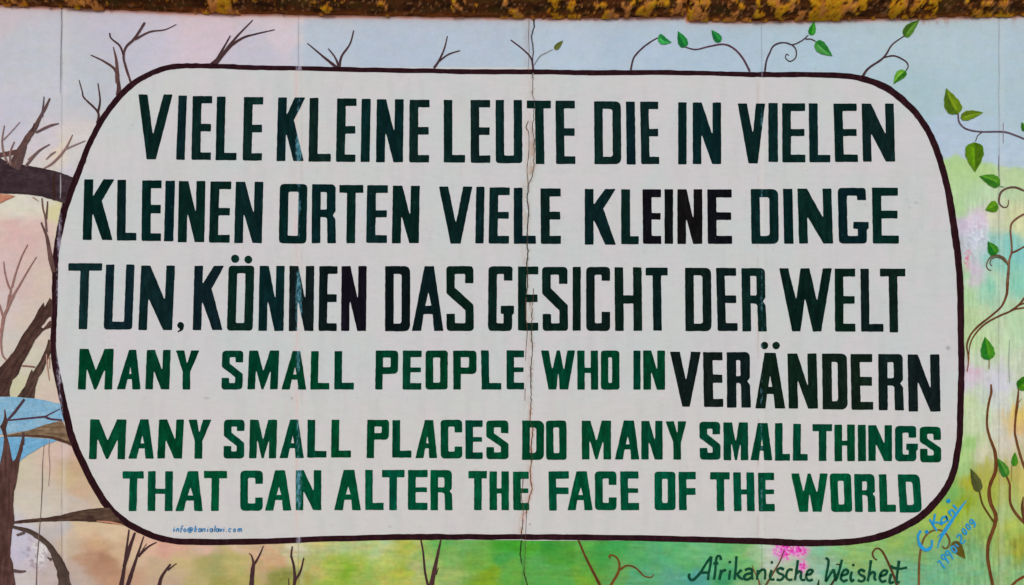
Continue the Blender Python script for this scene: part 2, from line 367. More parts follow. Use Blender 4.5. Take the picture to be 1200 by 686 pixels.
def bg_colour(x, y):
    x = np.asarray(x, float); y = np.asarray(y, float)
    # brush-dragged lookup
    right = sstep(1080, 1130, x) * sstep(150, 260, y)
    wx = (fbm(x / 22, y / 12, 3) - .5) * 26 * (1 - right) + (fbm(x / 5, y / 40, 4) - .5) * 11 * right
    wy = (fbm(x / 20, y / 9, 5) - .5) * 14 * (1 - right) + (fbm(x / 4.5, y / 60, 6) - .5) * 20 * right * sstep(300, 420, y) + (fbm(x / 14, y / 12, 16) - .5) * 9 * right
    xx = x + wx; yy = y + wy
    out = np.zeros((len(x), 3))
    skyp = ((BGP[:, 1] < 192) & (BGP[:, 0] > 1060)) & ~((BGP[:, 0] < 1130) & (BGP[:, 1] > 190))
    yedge = np.interp(x, [1090, 1105, 1122, 1130, 1150, 1168, 1180, 1200], [188, 187, 184, 189, 197, 195, 200, 201]) + (fbm(x / 7, y / 30, 8) - .5) * 7
    above = y < yedge; near = (x > 1060) & (np.abs(y - 195) < 60)
    soft = np.exp(-np.abs(y - yedge) / 1.6)
    # the sky's soft lower edge on the right, and everything else, by distance
    for a in range(0, len(x), 40000):
        sl = slice(a, a + 40000)
        sky_pts = skyp[None, :] != above[sl, None]
        d2 = (xx[sl, None] - BGP[None, :, 0]) ** 2 + (yy[sl, None] - BGP[None, :, 1]) ** 2 + 22.0
        wt = (d2 + 30) ** -2.1
        wt = np.where(sky_pts & near[sl, None], wt * soft[sl, None], wt)
        wt /= wt.sum(1, keepdims=True)
        out[sl] = wt @ BGL
    # brush texture
    b1 = fbm(x / 16, y / 2.6, 11) - .5; b2 = fbm(x / 2.4, y / 22, 12) - .5; b3 = fbm(x / 3.2, y / 3.0, 13) - .5
    low = sstep(600, 640, y) * sstep(200, 420, x); out *= (1 - .12 * low)[:, None]; sky = 1 - sstep(90, 200, y)
    amp = .07 + .22 * low + .12 * right - .045 * sky
    k = 1 + amp * (b1 * (1 - right) * 1.4 + b2 * (right * 1.8 + .25) + b3 * .9)
    out *= k[:, None]
    out[:, 0] *= 1 + (fbm(x / 9, y / 6, 14) - .5) * (.10 + .45 * low)
    out[:, 2] *= 1 + (fbm(x / 11, y / 7, 15) - .5) * (.10 + .35 * low)
    # whole-wall blotches: grime and pinkish undercoat
    g = fbm(x / 60, y / 50, 21) - .5
    out *= (1 + g * .10)[:, None]
    def blend(mask, c, a=1.0):
        m = (np.clip(mask, 0, 1) * a)[:, None]; out[:] = out * (1 - m) + lin(c) * m
    # rusty run-off line directly under the coping
    yb = np.interp(x, PB_X, PB_Y)
    blend(np.exp(-np.clip(y - yb - .5, 0, 99) / 1.6) * (.5 + fbm(x / 14, y * 0, 22)), (176, 92, 50), .85)
    blend(np.exp(-np.clip(y - yb, 0, 99) / 7) * fbm(x / 9, y / 5, 23), (196, 160, 140), .35)
    blend(sstep(.60, .72, fbm(x / 6, y / 9, 24)) * (x > 1080) * np.exp(-np.clip(y - yb, 0, 99) / 6), (150, 80, 60), .7)
    # filled joints between the segments
    for jx, st in ((72.5, .7), (350, .45), (893, .15), (1171, .45)):
        j = jx + (fbm(y / 40, y * 0, int(jx)) - .5) * 2
        blend(np.exp(-((x - j - 3) / 3.2) ** 2) * (.3 + fbm(x / 1.5, y / 26, 25)), (212, 206, 200), .38 * st)
        blend(np.exp(-((x - j) / .9) ** 2) * sstep(.40, .6, fbm(x * 0 + jx, y / 26, 26)), (140, 128, 126), .5 * st)
    blend(np.exp(-((x - 618) / 5) ** 2) * fbm(x / 1.6, y / 9, 27) * (y < 90), (168, 158, 158), .8)
    blend(np.exp(-((x - 613) / 3.0) ** 2) * fbm(x / 1.6, y / 9, 27) * (y > 620), (60, 120, 60), .6)
    # blossoms
    def blob(cx, cy, rx, ry): return np.exp(-(((x - cx) / rx) ** 2 + ((y - cy) / ry) ** 2) * 1.2)
    bl = np.maximum.reduce([blob(919, 645, 13, 13), blob(936, 645, 12, 11), blob(941, 664, 6, 8)])
    nn = fbm(x / 2.6, y / 2.6, 31, 3)
    blend(bl * 1.3, (226, 170, 200), .75)
    blend(sstep(.46, .58, nn + (bl - .5) * .35) * sstep(.15, .4, bl), (232, 96, 192), .9)
    blend(sstep(.60, .66, fbm(x / 2, y / 2, 32, 3) + (bl - .6) * .2) * sstep(.35, .6, bl), (214, 22, 150), .95)
    bl = np.maximum.reduce([blob(1133, 301, 5, 13)])
    blend(sstep(.5, .62, fbm(x / 2, y / 3, 33, 3)) * bl, (222, 80, 130), .9)
    bl = blob(1147, 275, 16, 22)
    blend(sstep(.50, .62, fbm(x / 2.4, y / 2.6, 34, 3)) * bl, (216, 218, 224), .9)
    bl = blob(1141, 437, 9, 7); blend(sstep(.42, .6, fbm(x / 3, y / 5, 35, 3)) * bl, (222, 160, 186), .7)
    bl = np.maximum(blob(1172, 447, 22, 12), blob(1160, 440, 10, 12)); blend(sstep(.40, .55, fbm(x / 6, y / 5, 36, 3)) * bl, (206, 200, 208), .9)
    # bare scraped plaster patch at the lower left crack
    bl = blob(46, 647, 9, 15); blend(sstep(.42, .52, fbm(x / 5, y / 5, 37, 3) + (bl - .5) * .4) * sstep(.2, .4, bl), (214, 206, 204), .95)
    blend(sstep(.57, .62, fbm(x / 3, y / 3, 38, 3)) * blob(42, 650, 14, 20), (120, 100, 100), .8)
    # fine flecks
    blend(sstep(.82, .88, fbm(x / 1.9, y / 1.9, 39, 2)), (225, 222, 218), .10)
    blend(sstep(.84, .9, fbm(x / 1.9, y / 1.9, 40, 2)), (105, 92, 88), .12)
    return np.clip(out / KA, .004, .9)

PB_L = [(-480, 0), (0, 7), (75, 10.5), (150, 13.8), (240, 17), (300, 18), (400, 19.8), (500, 21), (620, 22.3), (700, 22.6), (803.4, 20.6)]
PB_R = [(803.6, 25.0), (830, 26.2), (900, 26), (960, 25), (1080, 22.3), (1200, 19), (1720, 6)]
PB_X = np.array([p[0] for p in PB_L + PB_R]); PB_Y = np.array([p[1] for p in PB_L + PB_R], float)

def relief(x, y):
    """shallow real unevenness of the concrete, always behind y=0 (metres)"""
    r = fbm(x / 55, y / 55, 51) * .0012 + fbm(x / 9, y / 9, 52, 3) * .0004
    for jx in (72.5, 350, 893, 1171):
        r = r + .0004 * np.exp(-((x - jx) / 2.0) ** 2) + .0005 * np.exp(-((x - jx - 3) / 4.5) ** 2)
    return r

JO = [-478, -203, 72.5, 350, None, 893, 1171, 1446, 1720]
YTOP = -38.0; YBOT = 343 + ZC / S
yfine = np.arange(2, 692, 1.5); ys = np.concatenate([np.linspace(YTOP, 2, 6)[:-1], yfine, np.linspace(692, YBOT, 8)])
for k in range(8):
    a, b = JO[k], JO[k + 1]
    def edge(v, side, y):
        if v is None: return crack_x(y) + side * gap_w(y) / 2
        return np.full_like(y, v) + side * .004 + (fbm(y / 30, y * 0, int(v) % 97) - .5) * 1.2
    vis = not (k in (0, 7))
    yy = ys if vis else np.linspace(YTOP, YBOT, 30)
    xa = edge(a, 1, yy); xb = edge(b, -1, yy)
    n = int(275 / 1.5) if vis else 30
    tt = np.linspace(0, 1, n)
    XX = xa[:, None] + (xb - xa)[:, None] * tt[None, :]; YY = np.repeat(yy[:, None], n, 1)
    depth = relief(XX, YY)
    P = np.stack([(XX - 600) * S, depth, ZC - (YY - 343) * S], -1)
    col = bg_colour(XX.ravel(), YY.ravel()).reshape(len(yy), n, 3)
    # wrap the slab: side faces 0.15 m back
    back = P.copy(); back[:, :, 1] = .15
    P2 = np.concatenate([back[:, :1], P, back[:, -1:]], 1)
    P2 = np.concatenate([np.where(np.arange(3) == 1, .15, P2[:1]), P2, np.where(np.arange(3) == 1, .15, P2[-1:])], 0)
    grey = np.array([.30, .28, .26])
    c2 = np.empty(P2.shape); c2[:] = grey; c2[1:-1, 1:-1] = col
    me = grid_mesh('wall_segment', P2)
    set_paint(me, c2.reshape(-1, 3))
    # back face
    o = link('wall_segment', me, wall, M_WALL)
    bm = bmesh.new()
    bx = [(xa[0], YTOP), (xb[0], YTOP), (xb[-1], YBOT), (xa[-1], YBOT)]
    f = bm.faces.new([bm.verts.new((X(p[0]), .151, Z(p[1]))) for p in bx])
    bme = bpy.data.meshes.new('back_face'); bm.to_mesh(bme); bm.free()
    set_paint(bme, np.tile(grey, (4, 1))); link('back_face', bme, o, M_WALL)
# mortar deep in the joints
def box(name, x0, x1, y0, y1, z0, z1, parent, mat):
    bm = bmesh.new(); bmesh.ops.create_cube(bm, size=1)
    for v in bm.verts:
        v.co = Vector(((x0 + x1) / 2 + v.co.x * (x1 - x0), (y0 + y1) / 2 + v.co.y * (y1 - y0), (z0 + z1) / 2 + v.co.z * (z1 - z0)))
    me = bpy.data.meshes.new(name); bm.to_mesh(me); bm.free(); return link(name, me, parent, mat)
for jx, hw, dp in ((-203, 1, .01), (72.5, 1.2, .006), (350, 1.2, .006), (618, 9, .022), (893, 1.2, .006), (1171, 1.2, .006), (1446, 1, .01)):
    # sits inside the thickness of the slabs, behind the open joint
    me_name = 'joint_mortar'
    n = 60; yy = np.linspace(YTOP + 1, YBOT - 1, n)
    if jx == 618: cx = crack_x(yy)
    else: cx = np.full(n, jx) + (fbm(yy / 30, yy * 0, int(jx) % 97) - .5) * 1.2
    P = np.stack([np.stack([(cx - 600) * S + dx * .0009, np.full(n, dp), ZC - (yy - 343) * S], -1) for dx in (-1, 0, 1)], 1)
    link('joint_mortar', grid_mesh('joint_mortar', P), wall, M_MORTAR if jx == 618 else M_FILL)
if True:
    n = 400; yy = np.linspace(YTOP + 1, YBOT - 1, n); cx = crack_x(yy)
    P = np.stack([np.stack([(cx - 600) * S + dx * S * .75, np.full(n, .012), ZC - (yy - 343) * S], -1) for dx in (-1, 1)], 1)
    link('joint_mortar', grid_mesh('joint_mortar', P), wall, M_MORTAR)

# ------------------------------------------------------------------ cream text panel and its dark outline
RING = [(225, 77.3, 5.6), (213, 77.5, 5.8), (194, 80.2, 6.2), (175.4, 87, 6.4), (155.4, 99, 6.6), (135.3, 119, 6.8), (118, 143.5, 6.6), (103.5, 172, 6.6), (94, 197, 7), (84, 222, 8),
        (76.4, 243, 8.4), (70, 272, 7.4), (66, 297, 6.6), (64.6, 322, 7), (64.4, 344, 7.2), (63.2, 381, 6.6), (62.4, 407, 7), (65.7, 432, 7.6), (72.2, 462, 8), (79.5, 494, 8),
        (85.4, 516, 8.2), (94.2, 536.6, 8), (107.8, 564, 8), (125, 591.7, 8.6), (146, 611, 8), (170.4, 624.4, 7.4), (195.5, 632.6, 7.2), (225.6, 635, 7), (300, 634.8, 6.8), (375, 631.8, 6.6),
        (450, 629.8, 6.6), (490, 629.3, 7), (525, 629.3, 6.6), (600, 629.4, 6.2), (650, 629.6, 6.6), (675, 629.8, 6.6), (750, 630.7, 6.6), (825, 632.5, 7), (900, 634.7, 7.4), (937, 636.3, 7.4),
        (982, 635.8, 7.4), (1012, 633, 7.6), (1037.8, 626.8, 8), (1060.4, 616.8, 8.2), (1080.5, 604.2, 8.2), (1098, 586.7, 8.2), (1110.5, 569, 8), (1117.8, 551.6, 7.8), (1122, 529, 7.4), (1124.4, 510, 7.2),
        (1125.6, 469, 7.6), (1126.6, 431.7, 7.4), (1125.9, 394, 7.6), (1125.5, 344, 7.8), (1123.6, 312, 7.8), (1120.4, 284.8, 8.2), (1116.8, 259.7, 8.2), (1111.6, 227, 7.8), (1105, 199.6, 7.8), (1096, 172, 7.6),
        (1085.5, 150.4, 7.4), (1073, 132.8, 7.6), (1055.4, 115.3, 7.8), (1035.3, 101.5, 8), (1010, 92.4, 7), (982.7, 88.8, 6.6), (937.6, 87.7, 6), (900, 87.7, 6), (863, 87.2, 5.4), (825, 86, 5.2),
        (763, 85.2, 5.8), (700, 85.6, 5.8), (650, 84.7, 5.6), (600, 84.3, 5.6), (540, 84.2, 5.8), (508, 83.3, 5.4), (425, 82, 5.6), (350, 80.3, 5.2), (300, 79.6, 5.6), (262, 78, 5.8)]
R = np.array(RING)
def closed_smooth(A, k=6):
    n = len(A); out = []
    for i in range(n):
        p0, p1, p2, p3 = A[i - 1], A[i], A[(i + 1) % n], A[(i + 2) % n]
        for j in range(k):
            t = j / k
            out.append(.5 * ((2 * p1) + (-p0 + p2) * t + (2 * p0 - 5 * p1 + 4 * p2 - p3) * t * t + (-p0 + 3 * p1 - 3 * p2 + p3) * t ** 3))
    return np.array(out)
RS = closed_smooth(R)
Tn = np.roll(RS[:, :2], -1, 0) - np.roll(RS[:, :2], 1, 0); Tn /= np.linalg.norm(Tn, axis=1)[:, None]
Nn = np.stack([-Tn[:, 1], Tn[:, 0]], 1)
ctr = RS[:, :2].mean(0)
if ((RS[0, :2] - ctr) @ Nn[0]) < 0: Nn = -Nn
inner = RS[:, :2] - Nn * (RS[:, 2] / 2)[:, None]; outer = RS[:, :2] + Nn * (RS[:, 2] / 2)[:, None]
rag = lambda P, sd: P + (np.stack([fbm(P[:, 0] / 5, P[:, 1] / 5, sd, 3), fbm(P[:, 0] / 5, P[:, 1] / 5, sd + 9, 3)], 1) - .5) * 1.3
def field_colour(x, y):
    base = np.empty((len(x), 3)); base[:] = lin((195, 197, 195))
    def blend(mask, c, a=1.0):
        m = (np.clip(mask, 0, 1) * a)[:, None]; base[:] = base * (1 - m) + lin(c) * m
    blend(sstep(.42, .62, fbm(x / 48, y / 60, 201)), (203, 195, 196), .65)
    blend(sstep(.50, .68, fbm(x / 30, y / 25, 202)), (198, 198, 192), .5)
    blend(sstep(430, 520, y), (202, 197, 192), .8)
    blend(sstep(.48, .7, fbm(x / 14, y / 14, 203)), (207, 194, 197), .30)
    blend(sstep(.50, .7, fbm(x / 9, y / 40, 204)), (184, 182, 180), .20)
    blend(sstep(.55, .72, fbm(x / 22, y / 5.0, 205)), (188, 186, 186), .10)
    # stains round the crack
    cx = crack_x(y)
    h = np.exp(-((x - cx + 2) / 4.2) ** 2); s = sstep(.30, .65, fbm(x / 2.2, y / 9, 206))
    stren = np.interp(y, [80, 100, 135, 160, 200, 225, 300, 340, 400, 460, 560, 600, 630], [.5, .25, .35, .8, .95, .6, .45, .7, .45, .3, .35, .5, .4])
    blend(h * s * stren, (172, 146, 124), .95)
    blend(np.exp(-((x - cx - .6) / 1.5) ** 2) * sstep(.50, .66, fbm(x / 1.8, y / 4, 230)), (120, 92, 76), .75)
    blend(np.exp(-((x - cx + 8) / 2.4) ** 2) * sstep(.4, .65, fbm(x / 2, y / 14, 207)) * stren, (196, 172, 160), .8)
    blend(np.exp(-((x - cx) / 1.5) ** 2) * sstep(.3, .6, fbm(x / 2, y / 6, 208)) * (y > 470), (206, 130, 110), .7)
    # filled joints
    blend(np.exp(-((x - 347.5 - (fbm(y / 40, y * 0, 209) - .5) * 3) / 1.6) ** 2) * sstep(.35, .6, fbm(x / 2, y / 22, 210)), (210, 172, 164), .65)
    blend(np.exp(-((x - 353.5) / 1.5) ** 2) * sstep(.35, .6, fbm(x / 2, y / 22, 211)), (176, 170, 166), .45)
    blend(np.exp(-((x - 350) / 9) ** 2) * fbm(x / 2, y / 20, 212), (210, 196, 190), .5)
    blend(np.exp(-((x - 888.2 - (fbm(y / 40, y * 0, 213) - .5) * 2) / .9) ** 2) * sstep(.36, .5, fbm(x * 0, y / 24, 214)), (186, 160, 154), .6)
    blend(np.exp(-((x - 893) / 2.4) ** 2) * (.4 + fbm(x / 1.5, y / 30, 215)), (212, 208, 200), .3)
    blend(np.exp(-((x - 897) / 1.0) ** 2) * fbm(x / 1.5, y / 30, 216), (182, 178, 172), .4)
    # specks and nicks
    for (px, py, rx, ry, c) in ((242, 467, 3.2, .8, (120, 110, 100)), (1111, 408, 2.0, 2.2, (110, 112, 108)), (342, 467, 1.2, 1.2, (120, 100, 96)), (621, 614.6, .9, 1.0, (80, 80, 90)),
                                (457, 617, 1.5, .8, (150, 140, 136)), (1074, 238, 2, 1, (150, 146, 140)), (715, 431, .7, .8, (90, 100, 90)), (155, 147, 1.4, 1, (150, 158, 120)), (1066, 244, 1.2, .8, (160, 156, 150))):
        blend(np.exp(-(((x - px) / rx) ** 2 + ((y - py) / ry) ** 2)), c, .75)
    blend(sstep(.88, .93, fbm(x / 2.2, y / 2.2, 217, 2)), (168, 160, 150), .4)
    # scuffed dirt near the outline
    return np.clip(base / KA, .004, .9)
poly = rag(inner, 300) + (inner - ctr) / np.linalg.norm(inner - ctr, axis=1)[:, None] * 1.6     # tucks under the outline
ymin, ymax = poly[:, 1].min(), poly[:, 1].max()
rows = np.linspace(ymin + .05, ymax - .05, 372); xl = []; xr = []
px_, py_ = poly[:, 0], poly[:, 1]; qx, qy = np.roll(px_, -1), np.roll(py_, -1)
for y in rows:
    hit = (py_ <= y) != (qy <= y)
    xs = px_[hit] + (y - py_[hit]) / (qy[hit] - py_[hit]) * (qx[hit] - px_[hit])
    xl.append(xs.min()); xr.append(xs.max())
xl = np.array(xl); xr = np.array(xr); cxr = crack_x(rows); gw = gap_w(rows)
def field_piece(a, b, n):
    t = np.linspace(0, 1, n); XX = a[:, None] + (b - a)[:, None] * t; YY = np.repeat(rows[:, None], n, 1)
    dd = -.0011 + relief(XX, YY) * .35
    chip = sstep(.48, .62, fbm(XX / 2.2, YY / 5, 220)) * np.exp(-((XX - np.repeat(cxr[:, None], n, 1)) / 2.2) ** 2)
    dd = dd + chip * .0006
    P = np.stack([(XX - 600) * S, dd, ZC - (YY - 343) * S], -1)
    return P, field_colour(XX.ravel(), YY.ravel())
P1, c1 = field_piece(xl, np.maximum(cxr - gw / 2, xl + .1), 300)
P2, c2 = field_piece(np.minimum(cxr + gw / 2, xr - .1), xr, 290)
me1 = grid_mesh('text_panel', P1); set_paint(me1, c1)
panel = link('text_panel', me1, wall, M_FIELD); panel['label'] = 'cream rounded panel carrying the lettering, left of the crack'
me2 = grid_mesh('text_panel', P2); set_paint(me2, c2)
bm = bmesh.new(); bm.from_mesh(me1); bm.from_mesh(me2); bm.to_mesh(me1); bm.free()
panel['label'] = 'cream rounded panel that carries the green lettering'
panel.data.shade_smooth() if hasattr(panel.data, 'shade_smooth') else None

# crack cutter: a prism along the open crack
def crack_prisms():
    yy = np.arange(-20, 700, 1.2); cx = crack_x(yy); g = gap_w(yy)
    segs = []; cur = []
    for i in range(len(yy)):
        if g[i] > .25: cur.append(i)
        else:
            if len(cur) > 2: segs.append(cur)
            cur = []
    if len(cur) > 2: segs.append(cur)
    bm = bmesh.new()
    for s in segs:
        prev = None
        for i in s:
            q = [bm.verts.new((X(cx[i] + sx * g[i] / 2), yv, Z(yy[i]))) for sx, yv in ((-1, -.02), (1, -.02), (1, .02), (-1, .02))]
            if prev:
                for k in range(4): bm.faces.new((prev[k], prev[(k + 1) % 4], q[(k + 1) % 4], q[k]))
            else: bm.faces.new(q)
            prev = q
        bm.faces.new(prev[::-1])
    bmesh.ops.recalc_face_normals(bm, faces=bm.faces)
    me = bpy.data.meshes.new('cutter'); bm.to_mesh(me); bm.free()
    return bpy.data.objects.new('cutter', me)
cutter = crack_prisms(); C.objects.link(cutter)
to_cut = []

rn = len(RS)
ring = plate('panel_outline', [list(map(tuple, rag(outer, 320))), list(map(tuple, rag(inner, 300)))], .0022, wall, M_RING, wob=0, step=3, thick=.0014)
ring.color = (*alb((42, 20, 25)), 1); ring['label'] = 'dark brown hand painted outline round the cream panel'
to_cut.append(ring)

# ------------------------------------------------------------------ lettering
def glyph(ch, W, H, v, h, o):
    g = o.get
    if ch == 'I': return [[(0, 0), (W, 0), (W, H), (0, H)]]
    if ch in 'EF':
        a, b = g('mid', (.435, .555)); ml = W * g('ml', .97)
        base = [(0, 0), (W, 0), (W, h), (v, h), (v, a * H), (ml, a * H), (ml, b * H), (v, b * H)]
        return [base + ([(v, H - h), (W, H - h), (W, H), (0, H, 2.2)] if ch == 'E' else [(v, H), (0, H)])]
    if ch == 'L': return [[(0, 0), (v, 0), (v, H - h), (W, H - h), (W, H), (0, H)]]
    if ch == 'T':
        s0 = g('st', W / 2 - v / 2); s1 = g('sb', s0)
        return [[(0, 0), (W, 0), (W, h), (s0 + v, h), (s1 + v, H), (s1, H), (s0, h), (0, h)]]
    if ch == 'H': return [[(0, 0), (v, 0), (v, .44 * H), (W - v, .44 * H), (W - v, 0), (W, 0), (W, H), (W - v, H), (W - v, .57 * H), (v, .57 * H), (v, H), (0, H)]]
    if ch == 'K': return [[(0, 0), (v, 0), (v, .29 * H), (W - v * 1.2, 0), (W, 0), (.6 * W, .355 * H), (W, H), (W - v * 1.18, H), (v, .54 * H), (v, H), (0, H)]]
    if ch == 'N':
        a, b = g('n', (.54, .50))
        return [[(0, 0), (v * 1.06, 0), (W - v, a * H), (W - v, 0), (W, 0), (W, H), (W - v * 1.06, H), (v, b * H), (v, H), (0, H)]]
    if ch == 'M':
        return [[(0, 0), (v * 1.15, 0), (W * .5, .54 * H), (W - v * 1.2, 0), (W, 0), (W, H), (W - v, H), (W - v, .48 * H), (W * .5 + 1.2, H), (W * .5 - 1.2, H), (v, .46 * H), (v, H), (0, H)]]
    if ch == 'W':
        c0, c1, l0, l1, l2, l3 = g('w', (.403, .574, .248, .403, .64, .797))
        return [[(0, 0), (v * 1.05, 0), (W * (l0 + l1) / 2 - .2, .51 * H), (c0 * W, 0), (c1 * W, 0), (W * (l2 + l3) / 2, .53 * H), (W - v * 1.05, 0), (W, 0), (l3 * W, H), (l2 * W, H),
                 (W * (c0 + c1) / 2, .46 * H), (l1 * W, H), (l0 * W, H)]]
    if ch == 'V':
        a0, a1, nx, ny = g('v', (.30, .58, .45, .63))
        return [[(0, 0), (v * 1.05, 0), (nx * W, ny * H), (W - v * 1.05, 0), (W, 0), (a1 * W, H), (a0 * W, H)]]
    if ch == 'Y':
        s = g('y', W / 2)
        return [[(0, 0), (v * 1.1, 0), (s + .5, .36 * H), (W - v * 1.1, 0), (W, 0), (s + v / 2, .55 * H), (s + v / 2, H), (s - v / 2, H), (s - v / 2, .55 * H)]]
    if ch == 'U': return [[(0, 0), (v, 0), (v, H - h, 1.6), (W - v, H - h, 1.6), (W - v, 0), (W, 0), (W, H, 4.5), (0, H, 4.5)]]
    if ch == 'A':
        t0, t1 = g('t', (.40, .70)); ca, cb, ap = g('c', (.61, .74, .40)); vv = v * 1.0
        ol = lambda y: t0 * W * (1 - y); orr = lambda y: t1 * W + (W - t1 * W) * y
        hb0, hb1 = ol(ca) + vv, orr(ca) - vv
        if hb1 - hb0 < 2.2: m_ = (hb0 + hb1) / 2; hb0, hb1 = m_ - 1.3, m_ + 1.3
        return [[(t0 * W, 0), (t1 * W, 0), (W, H), (W - v * 1.1, H), (orr(cb) - vv, cb * H), (ol(cb) + vv, cb * H), (v * 1.1, H), (0, H)],
                [((hb0 + hb1) / 2, ap * H, .4), (hb1, ca * H, .4), (hb0, ca * H, .4)]]
    if ch == 'O':
        r = g('r', 5.5)
        return [[(0, 0, r), (W, 0, r), (W, H, r), (0, H, r)], [(v, h, 1.8), (v, H - h, 1.8), (W - v, H - h, 1.8), (W - v, h, 1.8)]]
    if ch == 'D':
        r = g('r', 7.5)
        return [[(0, 0, .8), (W, 0, r), (W, H, r), (0, H, .8)], [(v, h, .8), (v, H - h, .8), (W - v, H - h, 3.5), (W - v, h, 3.5)]]
    if ch == 'R':
        return [[(0, 0, .8), (W * .97, 0, 6), (W * .97, .46 * H, 2.5), (W * .86, .525 * H, 1), (W * .97, .59 * H, 3), (W, H), (W - v, H), (W - v - .4, .56 * H, 3.5), (v, .555 * H, .8), (v, H), (0, H)],
                [(v, h, .8), (v, .43 * H, .8), (W * .97 - v, .43 * H, 2.2), (W * .97 - v, h, 2.2)]]
    if ch == 'P':
        b = g('b', .60)
        return [[(0, 0, .8), (W, 0, 5), (W, b * H, 5.5), (v, b * H, .8), (v, H), (0, H)], [(v, h, .8), (v, b * H - h, .8), (W - v, b * H - h, 1.6), (W - v, h, 1.6)]]
    if ch == 'C':
        a, b = g('cc', (.215, .70))
        return [[(0, 0, 5.5), (W, 0, 5), (W, a * H), (W - v, a * H), (W - v, h, 1.5), (v, h, 2), (v, H - h, 2), (W - v, H - h, 1.5), (W - v, b * H), (W, b * H), (W, H, 5.5), (0, H, 5.5)]]
    if ch == 'G':
        a = g('a', .22); q = W * .93; bar = g('bar', (.61, .735))
        return [[(0, 0, 5.5), (q, 0, 4.5), (q, a * H), (q - v, a * H), (q - v, h, 1.5), (v, h, 2), (v, H - h, 2), (q - v, H - h, 1.2), (q - v, bar[1] * H), (W * .49, bar[1] * H),
                 (W * .49, bar[0] * H), (W, bar[0] * H), (W, bar[1] * H - 1), (q, bar[1] * H + 1.5), (q, H, 5), (0, H, 5.5)]]
    if ch == 'S':
        a, b = g('s', (.265, .735))
        return [[(0, 0, 5), (W, 0, 5), (W, a * H), (W - v, a * H), (W - v, h, 1.4), (v, h, 1.4), (v, .33 * H, 2), (W, .60 * H, 4), (W, H, 5), (0, H, 4.5), (0, b * H), (v, b * H), (v, H - h, 1.4),
                 (W - v, H - h, 1.4), (W - v, .68 * H, 2), (0, .42 * H, 3.5)]]
def circ(cx, cy, r, n=16): return [(cx + r * math.cos(2 * math.pi * k / n), cy + r * math.sin(2 * math.pi * k / n)) for k in range(n)]

R1 = dict(v=10.0, h=8.8)
ROWS = []
def row(v, h, cols, items, **kw): ROWS.append((v, h, cols, items, kw))
# (char, left at top, left at bottom, width, top, bottom, options)
row(10.2, 8.8, (13, 39, 38), [
 ('V', 162.4, 162.4, 40, 111, 187, dict(v=(.24, .51, .42, .63))), ('I', 209.4, 206.6, 9.8, 112.2, 187.5), ('E', 226, 224.4, 22.8, 112.8, 187.5), ('L', 254.4, 252.6, 24.6, 113.4, 188), ('E', 286, 284.4, 22.6, 114, 188.4),
 ('K', 326, 324, 32, 114.4, 189), ('L', 363, 361.6, 26, 115, 189.6), ('E', 395.2, 393.6, 22.8, 115.6, 190), ('I', 424, 422.6, 10.6, 116, 190), ('N', 441.6, 440.6, 31.6, 116.6, 190.4), ('E', 480, 479.4, 23.4, 117.2, 190.6),
 ('L', 520, 520, 25, 117.3, 190.6), ('E', 551.4, 551.6, 23, 117.4, 191), ('U', 580.6, 581, 31.2, 117.4, 191.4), ('T', 617.4, 617.4, 28.2, 118.2, 192.6, dict(st=9.4, sb=10.4)), ('E', 650.8, 651.6, 22.8, 118.2, 192.4),
 ('D', 696, 696.6, 31.5, 119, 192.6), ('I', 733.4, 734.4, 10.5, 119.4, 193), ('E', 750, 751.4, 21.2, 119.4, 192.6), ('I', 794.6, 794.6, 10, 120.2, 192.8), ('N', 811.6, 811.8, 33.3, 120.4, 192.4),
 ('V', 864.4, 864.4, 32.2, 121.4, 191.6, dict(v=(.39, .73, .55, .52))), ('I', 900.2, 900.4, 11.2, 121, 190), ('E', 916.4, 916.6, 27, 121.4, 190.4), ('L', 947.6, 948.4, 24.6, 121.4, 190.4), ('E', 976.6, 978.4, 27, 121.6, 190), ('N', 1009.6, 1011.2, 37.6, 121.6, 189.6)])
